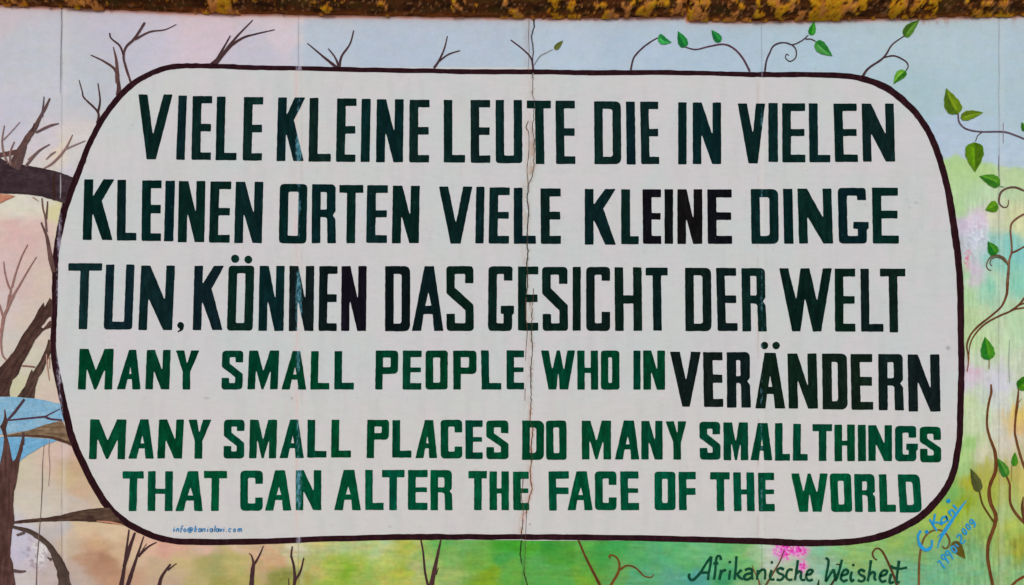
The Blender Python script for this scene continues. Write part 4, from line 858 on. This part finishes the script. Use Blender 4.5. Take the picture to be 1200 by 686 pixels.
twig([(tN([(90, 690), (115, 540), (130, 420), (160, 192)]), 5, 1.6), (tN([(115, 520), (160, 370), (212, 218)]), [4, 4.4, 2.4], None), (tN([(145, 690), (200, 520), (240, 400), (290, 250)]), 5, 1.2), (tN([(240, 430), (320, 350), (402, 303)]), 3, 1.2), (tN([(262, 395), (315, 315)]), 1.2, .7)], 'tall cluster of bare stems under the lower left curve')
twig([(tN([(422, 690), (450, 600), (525, 495)]), 4.4, 2.2), (tN([(500, 550), (578, 488)]), 2, .8)], 'short bare stump beside the tall cluster')

# left-hand trees
blot('painted_water', tP([(-20, 262), (100, 262), (300, 278), (420, 300), (545, 330), (560, 480), (400, 515), (250, 560), (60, 590), (-20, 600)]), (124, 170, 198), (150, 184, 202), label='pale blue painted water between the tree trunks', seed=1)
blot('painted_water', [(-4, 512), (20, 512), (50, 514), (78, 515.5), (66, 517), (52, 522), (38, 530), (27, 537), (18, 546), (-4, 560)], (108, 162, 196), (124, 176, 208), label='bright blue painted water at the forked trunk', seed=2)
b = blot('painted_branch', tP([(50, 602), (250, 560), (400, 508), (545, 470), (600, 590), (625, 700), (560, 660), (480, 632), (330, 622), (200, 612), (60, 614)]), (104, 80, 58), (160, 132, 106), label='tan tapering branch over the blue water', seed=3)
twig([(tP([(75, 610), (230, 606), (400, 612), (520, 640), (620, 676)]), [1.2, 1.6, 2.6, 3.6, 3], None, (74, 48, 40), (100, 70, 54)), (tP([(204, 690), (208, 575)]), 3.2, 3, (74, 54, 54))], None, 'twig')
twig([(tP([(60, 478), (130, 400), (218, 285)]), [2.4, 3.6, 3], None, (66, 46, 56), (98, 74, 84)), (tP([(75, 470), (230, 455), (400, 438)]), 2, 2.4, (76, 50, 66)), (tP([(395, 440), (470, 400), (530, 370)]), 2, 1, (76, 50, 66)), (tP([(400, 440), (450, 460), (548, 468)]), 3, 1.8, (76, 46, 60))], 'thin purple brown branches over the blue water')
blot('painted_trunk', tQ([(-20, 660), (60, 580), (130, 490), (185, 380), (290, 230), (350, 120), (385, 72), (395, 112), (440, 28), (462, 70), (462, 190), (430, 200), (362, 290), (384, 300), (440, 232), (460, 240), (456, 285), (380, 320), (310, 400), (250, 520), (190, 620), (165, 700)]) + tP([(110, 120), (85, 200), (87, 262), (-20, 262)]),
     (62, 40, 36), (100, 70, 60), label='broad leaning trunk with a torn top against the outline', seed=4)
blot('painted_trunk', tQ([(292, 682), (360, 580), (410, 460), (428, 395), (450, 408), (446, 520), (392, 640), (376, 682)]) + tP([(340, 90), (312, 180), (302, 276), (150, 266), (220, 170), (280, 20)]), (60, 40, 36), (104, 78, 66), label='narrow leaning trunk beside the outline', seed=5)
blot('painted_trunk', [(-5, 556), (0, 545), (3, 530), (5, 515), (3, 506), (0, 500), (3, 496), (5.4, 488), (5.2, 480), (6.6, 480), (8, 488), (9.4, 494), (7.4, 503), (8.6, 512), (11, 520), (13.4, 532), (15, 541), (18, 538), (22, 527), (25, 516), (27, 509), (28.4, 514), (27, 527), (23.4, 540), (21, 556), (19.6, 566), (16.6, 576), (15.4, 594), (16.8, 606), (17.2, 612), (14.2, 622), (12.6, 640), (12.2, 652), (15.2, 660), (16.8, 676), (19, 690), (-5, 690)],
     (70, 44, 38), (104, 72, 66), label='forked brown trunk at the left edge', seed=6)
twig([(tO([(120, 555), (180, 562), (230, 558)]), [4.5, 3.5, 1.5], None, (84, 62, 64), (110, 88, 88))], None, 'twig')
blot('painted_branch', tO([(122, 118), (250, 100), (400, 88), (540, 64), (620, 44), (740, 20), (880, 2), (960, 0), (1040, 90), (1100, 158), (1000, 146), (850, 126), (600, 116), (400, 124), (122, 141)]), (58, 38, 32), (108, 82, 66), label='long tapering brown branch meeting the lower left outline', seed=7)
twig([(tO([(850, 118), (960, 128), (1080, 150)]), [1, 2.6, 1.4], None, (186, 130, 100), (200, 150, 120))], None, 'twig')
twig([(tO([(110, 168), (250, 205), (330, 250), (430, 330), (500, 450), (550, 560), (572, 700)]), [3, 5.5, 6.5, 6, 10, 13, 16], None, (66, 50, 42), (104, 86, 78)), (tO([(148, 243), (220, 218)]), 2.6, 3.6, (90, 72, 70)), (tO([(418, 435), (455, 460)]), 1.5, 4, (90, 72, 70))], 'thick curved branch bending down at the lower left', 'painted_branch')
PKs = (146, 108, 100)
twig([(tR([(100, 600), (75, 560), (45, 450), (33, 350)]), 2.6, 1.1, PKs, (160, 112, 104)), (tR([(105, 580), (140, 450), (190, 310), (245, 200)]), 2.2, 1, PKs, (160, 112, 104)), (tR([(90, 690), (160, 580), (240, 440), (322, 308)]), 2.6, .9, PKs, (160, 112, 104)), (tR([(82, 690), (97, 600)]), 2.6, 2.2, PKs, (160, 112, 104)),
      (tQ([(125, 5), (75, 110), (35, 200), (20, 300), (10, 420), (22, 530), (60, 582)]), [2.6, 3, 4, 3.4, 2.4, 2, 2], None, PKs, (170, 124, 116)), (tQ([(-6, 90), (10, 140), (28, 200)]), 2.6, 2.6, PKs), (tQ([(-6, 330), (20, 290)]), 2, 2.6, (160, 112, 104)), (tQ([(80, 5), (62, 120)]), 1.8, 1.5, PKs)], 'faint pinkish bare sapling on the pink sky')
twig([(tQ([(190, 628), (250, 632), (310, 640)]), 1.6, 1.6, (130, 90, 84))], None, 'twig')
twig([(tR([(474, 445), (450, 340), (430, 230), (412, 130), (372, 30), (365, 5)]), [4.6, 6, 4.6, 3.6, 2, 1.6], None, (80, 54, 50), (130, 98, 90)), (tS([(411, 690), (400, 570), (378, 480), (370, 392)]), 2.4, 1.6, (110, 84, 80)), (tS([(408, 580), (420, 420)]), 2.2, 1.4, (92, 66, 62)), (tS([(398, 690), (365, 608)]), 2, 1.4, (92, 66, 62))], 'thin upright twig touching the left outline')
twig([([(54.5, 415), (56, 432), (58, 446)], [1, 1.6, .8], None, (176, 130, 112), (196, 150, 130)), ([(58, 418), (58.4, 432)], 1.4, .8, (170, 120, 104))], None, 'twig')
blot('painted_branch', tS([(-20, 352), (90, 364), (135, 374), (70, 405), (0, 440), (-20, 446)]), (180, 110, 88), (208, 150, 120), label='orange underside below the dark beam like branch', seed=8)
twig([(tT([(110, 720), (160, 610), (240, 470), (310, 370), (350, 290), (400, 200), (440, 115)]), [9, 8, 7, 5.6, 3.6, 3, 1.6], None, (76, 52, 52), (130, 96, 84)), (tT([(370, 280), (382, 180), (388, 100)]), 3, .9, (90, 70, 76)), (tT([(285, 410), (305, 335)]), 3.4, 1.2), (tT([(315, 418), (400, 375), (455, 352), (520, 336)]), [2.4, 3, 2.6, .9], None, (100, 74, 74)),
      (tT([(-8, 615), (80, 600), (160, 582)]), 5.6, 5, (88, 60, 56)), (tT([(150, 740), (190, 640), (225, 530)]), 7, 4, (84, 62, 60)), (tT([(40, 355), (20, 480), (32, 590), (70, 690)]), 1, 3, LT), (tT([(28, 482), (90, 420), (178, 322)]), 1.4, .8, (150, 124, 120)), (tT([(128, 495), (92, 590), (92, 700)]), 1.2, 3, LT),
      (tT([(225, 715), (330, 590), (440, 518)]), [3.2, 2.6, 1], None, (104, 80, 78)), (tT([(250, 660), (300, 608)]), 2.6, 1, LT), (tT([(-8, 650), (60, 690)]), 4, 4, (60, 40, 44))], 'tangle of bare twigs on top of the dark branch', 'twig_cluster')
twig([(tT([(405, 655), (450, 610), (492, 582)]), [.8, 2.4, 1.2], None, (136, 112, 112)), (tT([(380, 735), (470, 680), (572, 565), (640, 435)]), [1, 2.6, 2.2, .8], None, (126, 96, 94), (170, 128, 110)), (tT([(575, 562), (670, 522), (750, 488)]), 2, .9, (140, 116, 116))], 'faint grey twigs between the branch and the outline')
twig([(tS([(290, 385), (340, 418)]), 1.6, .7, (160, 126, 110))], None, 'twig')
blot('painted_branch', tS([(-20, 62), (130, 88), (270, 112), (400, 135), (530, 168), (645, 212), (600, 330), (575, 442), (470, 408), (370, 376), (200, 356), (-20, 350)]), (50, 34, 39), (76, 58, 64), label='dark horizontal branch running into the left outline', seed=9)
twig([([(64.5, 203), (62.8, 216), (64.4, 228), (63, 235)], [1.5, 4.5, 3, 2], None, (54, 32, 26)), ([(71.2, 204.5), (71.4, 218), (71, 233)], [1, 1.8, .8], None, (140, 128, 132), (176, 166, 170))], None, 'paint_run')

# hairline side cracks and drips
b = Brush()
for pts, w_ in (([(619, 142), (616.4, 150), (619.6, 156), (619.6, 180), (617.6, 198), (619, 216)], 1.0), ([(616.6, 349), (616, 370), (618, 386), (616.4, 408), (616, 423)], .9), ([(625, 338), (625, 350), (623.8, 358)], .8), ([(615.4, 455), (615, 470)], .8),
                ([(613, 559), (612.4, 570), (611, 583), (613.4, 595), (612.7, 604)], .9), ([(617, 599), (616.6, 612), (615.8, 630), (615.7, 640), (615, 655), (614.6, 668)], .7), ([(620, 24), (619.4, 44), (620, 60), (618.6, 84)], .6)):
    b.stroke(pts, w_, w_ * .6, (70, 48, 38), (130, 94, 76), k=4, rag=.5)
b.build('hairline_crack', wall, 'hairline crack beside the open joint in the middle')
b = Brush()
b.stroke([(52, 520), (50, 545), (49.6, 570), (48, 600), (46.4, 620), (45, 640), (43.4, 660), (42.6, 690)], [.3, .6, .9, .5, .8, 1.0, .8, 1.1], None, (104, 84, 76), (160, 138, 124), k=6, rag=.5)
b.stroke([(58, 516), (57.4, 530), (58.6, 546), (57, 570)], .7, .4, (150, 124, 112), k=6)
b.build('hairline_crack', wall, 'hairline crack running down the lower left')
b = Brush()
b.stroke([(71.4, 12), (72, 30), (71.2, 60), (70.6, 110)], [.9, 1.3, .8, .4], None, (166, 162, 168), (180, 176, 184), k=6, rag=.5)
b.build('hairline_crack', wall, 'faint hairline crack at the upper left joint')
b = Brush()
b.stroke([(1175.6, 144), (1175.4, 158), (1175.8, 168)], .7, .5, (140, 120, 130)); b.stroke([(1170.4, 182), (1170.2, 196), (1170.6, 208)], [.4, 1, .4], None, (110, 104, 120)); b.stroke([(1183, 398), (1182, 425), (1182.8, 448)], .6, .6, (150, 160, 150))
b.build('hairline_crack', wall, 'broken hairline cracks at the right hand joint')

# ------------------------------------------------------------------ handwriting
GS = (10, 66, 44)
def hand(conv, strokes, w_, dots=(), col=GS, name='handwritten_letter', label=None, col2=None, dr=1.7):
    b = Brush()
    for s_ in strokes: b.stroke(conv(s_), w_, w_ * .9, col, col2 or tuple(min(255, c + 14) for c in col), k=5, rag=.18)
    for p in dots: b.dot(conv([p])[0], dr, col)
    return b.build(name, wall, label)
W0 = 3.1
for lab, st, dt in (
    ('A', [[(135, 578), (130, 610), (150, 635), (180, 625), (230, 570), (280, 490), (326, 428)], [(326, 428), (318, 500), (302, 580), (297, 635)], [(228, 572), (312, 568)]], ()),
    ('f', [[(411, 458), (402, 427), (376, 430), (366, 480), (360, 560), (350, 632)], [(343, 490), (388, 487)]], ()),
    ('r', [[(412, 545), (405, 590), (398, 633)], [(404, 590), (425, 557), (457, 547)]], ()),
    ('i', [[(491, 550), (485, 600), (482, 633)]], [(488, 477)]),
    ('k', [[(547, 425), (541, 520), (530, 632)], [(592, 545), (565, 572), (541, 588)], [(552, 582), (575, 612), (604, 630)]], ()),
    ('a', [[(620, 548), (655, 535), (682, 545), (684, 580), (688, 632)], [(682, 575), (640, 582), (616, 600), (620, 625), (650, 630), (682, 605)]], ()),
    ('n', [[(737, 547), (727, 632)], [(730, 590), (762, 550), (793, 545), (800, 580), (795, 630)]], ()),
    ('i', [[(856, 547), (842, 600), (850, 630), (882, 628)]], [(858, 480)]),
    ('s', [[(965, 542), (930, 530), (905, 550), (920, 575), (955, 590), (958, 615), (930, 635), (898, 630)]], ()),
    ('c', [[(1042, 547), (1010, 543), (990, 570), (985, 610), (1008, 634), (1038, 630)]], ()),
    ('h', [[(1087, 460), (1076, 540), (1060, 636)], [(1066, 590), (1095, 560), (1115, 570), (1111, 610), (1122, 634), (1152, 632)]], ())):
    hand(tA, st, W0, dt, label='handwritten dark green letter ' + lab)
for lab, st, dt in (
    ('e', [[(108, 590), (148, 580), (165, 555), (140, 545), (115, 570), (110, 615), (135, 640), (168, 630)]], ()),
    ('W', [[(280, 440), (305, 462), (300, 520), (285, 600), (284, 645), (318, 590), (350, 540)], [(352, 540), (360, 590), (368, 640), (398, 560), (424, 455)]], ()),
    ('e', [[(417, 598), (468, 580), (475, 552), (450, 545), (425, 575), (415, 620), (437, 645), (474, 633)]], ()),
    ('i', [[(511, 560), (500, 610), (508, 645), (532, 630)]], [(523, 503)]),
    ('s', [[(627, 560), (592, 545), (571, 565), (590, 590), (620, 605), (619, 635), (590, 646), (562, 635)]], ()),
    ('h', [[(679, 460), (668, 550), (650, 646)], [(656, 602), (690, 566), (712, 577), (709, 615), (722, 640)]], ()),
    ('e', [[(757, 603), (808, 585), (820, 557), (790, 550), (765, 580), (755, 620), (778, 650), (814, 638)]], ()),
    ('i', [[(856, 580), (843, 640), (851, 664), (880, 648)]], [(859, 517)]),
    ('t', [[(926, 465), (912, 560), (905, 645), (932, 656)], [(858, 524), (930, 536), (996, 524)]], ())):
    hand(tB, st, W0, dt, label='handwritten dark green letter ' + lab)
BL = (34, 140, 196); BL2 = (60, 165, 215)
hand(tC, [[(292, 463), (267, 510), (275, 570), (310, 618), (350, 628), (384, 605), (390, 545)]], 2.6, [(343, 475)], BL, 'signature', 'bright blue painted signature initial', BL2, dr=2.2)
hand(tC, [[(275, 575), (310, 622), (350, 632), (380, 610)]], 4.2, (), BL, 'signature', None, BL2)
hand(tC, [[(368, 362), (408, 430), (432, 466)], [(416, 316), (408, 365), (396, 400)], [(398, 398), (440, 392), (484, 412)], [(508, 338), (482, 350), (470, 378), (490, 394), (518, 372), (512, 335), (534, 380)], [(532, 292), (562, 338)], [(545, 315), (550, 284), (575, 288), (592, 318)], [(573, 236), (608, 276)]], 2.4, [(533, 203)], BL, 'signature', 'bright blue painted signature name', BL2, dr=2.6)
b = Brush(); b.stroke(tC([(690, 200), (640, 265), (560, 380), (500, 470), (460, 545), (436, 618)]), [1, 2.6, 3.6, 4.2, 2.4, 1], None, BL, BL2); b.stroke(tC([(500, 470), (465, 495), (440, 520)]), 1.6, .8, BL, BL2)
b.build('signature_flourish', wall, 'slanting blue stroke under the signature')
def ell(cx, cy, a, b_, rot=-.6, n=14):
    return [(cx + a * math.cos(t_) * math.cos(rot) - b_ * math.sin(t_) * math.sin(rot), cy + a * math.cos(t_) * math.sin(rot) + b_ * math.sin(t_) * math.cos(rot)) for t_ in [2 * math.pi * k / n for k in range(n + 1)]]
hand(tD, [[(437, 480), (458, 468), (474, 496), (502, 532)], ell(490, 432, 17, 20), [(504, 430), (522, 462), (536, 488)], ell(528, 396, 16, 19), [(543, 392), (560, 425), (574, 452)], ell(581, 366, 17, 30), [(592, 318), (622, 340)],
          [(612, 262), (618, 238), (640, 240), (646, 268), (640, 306), (664, 310), (682, 284)], ell(674, 208, 13, 28), ell(708, 166, 13, 26), ell(738, 122, 15, 18), [(752, 116), (768, 146), (760, 172)]], 1.9, (), BL, 'signature_date', 'bright blue painted years under the signature', BL2)
# small blue line inside the panel: info@kanialavi.com
tE = T(130, 595, 7.5)
def sl(x, y): return (x - (y - 210) * .18, y)
def G(cx, pts): return [sl(cx + p[0], p[1]) for p in pts]
EM = []
aa = [[(12, 184), (-6, 182), (-10, 198), (-4, 210), (8, 206), (12, 184), (12, 210)]]
SM = {'i': [[(0, 182), (0, 210)], [(0, 168), (0, 171)]], 'n': [[(-10, 182), (-10, 210)], [(-10, 192), (0, 182), (9, 186), (10, 210)]], 'f': [[(10, 158), (0, 162), (-2, 216)], [(-9, 182), (10, 182)]], 'o': [[(0, 182), (-10, 196), (0, 210), (10, 196), (0, 182)]],
      '@': [[(6, 188), (-6, 190), (-6, 204), (6, 202), (8, 186), (12, 202), (22, 190), (10, 174), (-14, 178), (-20, 200), (-4, 216), (14, 212)]], 'k': [[(-8, 158), (-8, 210)], [(10, 182), (-6, 198), (10, 210)]], 'a': aa, 'l': [[(0, 156), (0, 210)]],
      'v': [[(-8, 182), (0, 209), (10, 182)]], '.': [[(0, 206), (0, 210)]], 'c': [[(10, 184), (-4, 182), (-10, 196), (-4, 210), (10, 206)]], 'm': [[(-15, 182), (-15, 210)], [(-15, 190), (-6, 182), (0, 188), (0, 210)], [(0, 190), (9, 182), (15, 188), (16, 210)]]}
b = Brush()
for ch, cx in zip('info@kanialavi.com', (552, 584, 616, 648, 694, 744, 780, 815, 848, 880, 910, 934, 964, 990, 1014, 1044, 1084, 1130)):
    for s_ in SM[ch]: b.stroke(tE(G(cx, s_)), 1.15, 1.05, (58, 128, 180), (96, 160, 205), k=4, rag=.2)
o = b.build('email_line', wall, 'small blue hand lettered e-mail address inside the panel')
for m_ in (o,):
    for v_ in m_.data.vertices: v_.co.y -= .0012

# ------------------------------------------------------------------ coping pipes
def pipe(name, x0, x1, prof, seed, label):
    n = int((x1 - x0) / 1.6); K = 110
    xs = np.linspace(x0, x1, n)
    yb = np.interp(xs, [p[0] for p in prof], [p[1] for p in prof]) + (fbm(xs / 9, xs * 0, seed + 50, 4) - .5) * 1.6
    th = np.radians(np.linspace(-68 , 248, K))                  # open slot at the bottom that grips the wall
    # finer steps on the lower front
    R0 = .2
    TT, XX = np.meshgrid(th, xs)
    U = TT * R0 / S                                             # arc length in drawing units
    xx = XX
    rr = fbm(xx / 26, U / 26, seed, 4) * .006 + fbm(xx / 5, U / 5, seed + 5, 4) * .004
    bias = -.085 + .15 * sstep(560, 700, xx) + .10 * sstep(800, 812, xx) * (1 - sstep(850, 890, xx)) + .075 * sstep(900, 1000, xx) + .03 * sstep(60, 250, xx) * (1 - sstep(260, 300, xx))
    big = fbm(xx / 30, U / 34, seed + 9, 3) + bias
    l1 = fbm(xx / 6.5, U / 9, seed + 11, 5)
    lich = sstep(.62, .67, l1 * .62 + big * .55)
    crust = fbm(xx / 2.0, U / 2.8, seed + 13, 3)
    rr = rr + lich * (.004 + .009 * crust)
    end = np.minimum(xx - x0, x1 - xx)
    r = R0 + rr - .012 * np.exp(-end / 1.5)
    # horizontal mould lip near the bottom front edge
    cy = .075; base_z = ZC - (yb - 343) * S
    zc = base_z + .1965
    yy = cy + r * np.cos(TT + math.pi) ; zz = zc[:, None] + r * np.sin(TT)
    P = np.stack([(xx - 600) * S, yy, zz], -1)
    dk = lin((54, 30, 16)); md = lin((96, 52, 24)); rs = lin((150, 80, 34)); g1 = lin((226, 124, 12)); g2 = lin((252, 172, 40)); ol = lin((80, 62, 26))
    f = fbm(xx / 9, U / 4, seed + 21, 4)[..., None]
    col = dk * (1 - sstep(.35, .65, f)) + md * sstep(.35, .65, f)
    f2 = sstep(.52, .68, fbm(xx / 20, U / 6, seed + 23, 4))[..., None]; col = col * (1 - f2 * .6) + ol * f2 * .6
    lowq = sstep(-52, -66, np.degrees(TT))[..., None]
    f3 = lowq * sstep(.3, .6, fbm(xx / 22, U / 1.5, seed + 25, 3))[..., None]; col = col * (1 - f3) + rs * f3
    f4 = sstep(.66, .72, fbm(xx / 3, U / 3, seed + 27, 3))[..., None]; col = col * (1 - f4 * .6) + lin((176, 122, 80)) * f4 * .6
    yel = sstep(.4, .62, fbm(xx / 12, U / 20, seed + 29, 3) + .16 * sstep(880, 1000, xx))[..., None]
    lc = (lin((196, 106, 42)) * (1 - yel) + g1 * yel); lc = lc * (1 - crust[..., None]) + (g2 * yel + lin((224, 152, 84)) * (1 - yel)) * crust[..., None]
    col = col * (1 - lich[..., None]) + lc * lich[..., None]
    pit = sstep(.36, .26, crust)[..., None] * .6; col = col * (1 - pit) + lin((70, 40, 18)) * pit
    # end faces: ring going inward
    def ring_in(i, rad):
        q = P[i].copy(); q[:, 1] = cy + rad * np.cos(th + math.pi); q[:, 2] = zc[i] + rad * np.sin(th); return q
    P = np.concatenate([ring_in(0, .13)[None], P, ring_in(-1, .13)[None]], 0)
    cc = np.concatenate([col[:1] * .8, col, col[-1:] * .8], 0) / KA
    me = grid_mesh(name, P); set_paint(me, np.clip(cc, .004, .85).reshape(-1, 3))
    o = link(name, me, None, M_LICHEN)
    # inner shell
    n2 = 40; xi = np.linspace(x0, x1, n2); ybi = np.interp(xi, [p[0] for p in prof], [p[1] for p in prof]); zi = ZC - (ybi - 343) * S + .1965
    Pi = np.stack([np.stack([(xi - 600) * S, np.full(n2, cy + .135 * math.cos(t + math.pi)), zi + .135 * math.sin(t)], -1) for t in th[::-1][::4]], 1)
    mi = grid_mesh('bore', Pi); set_paint(mi, np.tile(alb((70, 50, 38)), (len(mi.vertices), 1)))
    link('bore', mi, o, M_LICHEN)
    o['label'] = label; o['category'] = 'pipe'; o['group'] = 'concrete pipes capping the wall'
    return o
pipe('coping_pipe', -478, 802.6, PB_L, 401, 'long left pipe on the wall top, mostly dark with scattered lichen')
pipe('coping_pipe', 804.6, 1720, PB_R, 433, 'right pipe on the wall top, thickly covered with golden lichen')

# ------------------------------------------------------------------ ground
xs = np.linspace(-1, 1, 41); g = np.sign(xs) * np.abs(xs) ** 3 * 300
GX, GY = np.meshgrid(g, g)
gm = grid_mesh('ground', np.stack([GX, GY, np.zeros_like(GX)], -1)[:, ::-1]); og = link('ground', gm, None, M_GROUND); og['kind'] = 'structure'
bm = bmesh.new(); bm.from_mesh(gm); bmesh.ops.recalc_face_normals(bm, faces=bm.faces)
if bm.faces[:][0].normal.z < 0: bmesh.ops.reverse_faces(bm, faces=bm.faces)
bm.to_mesh(gm); bm.free()
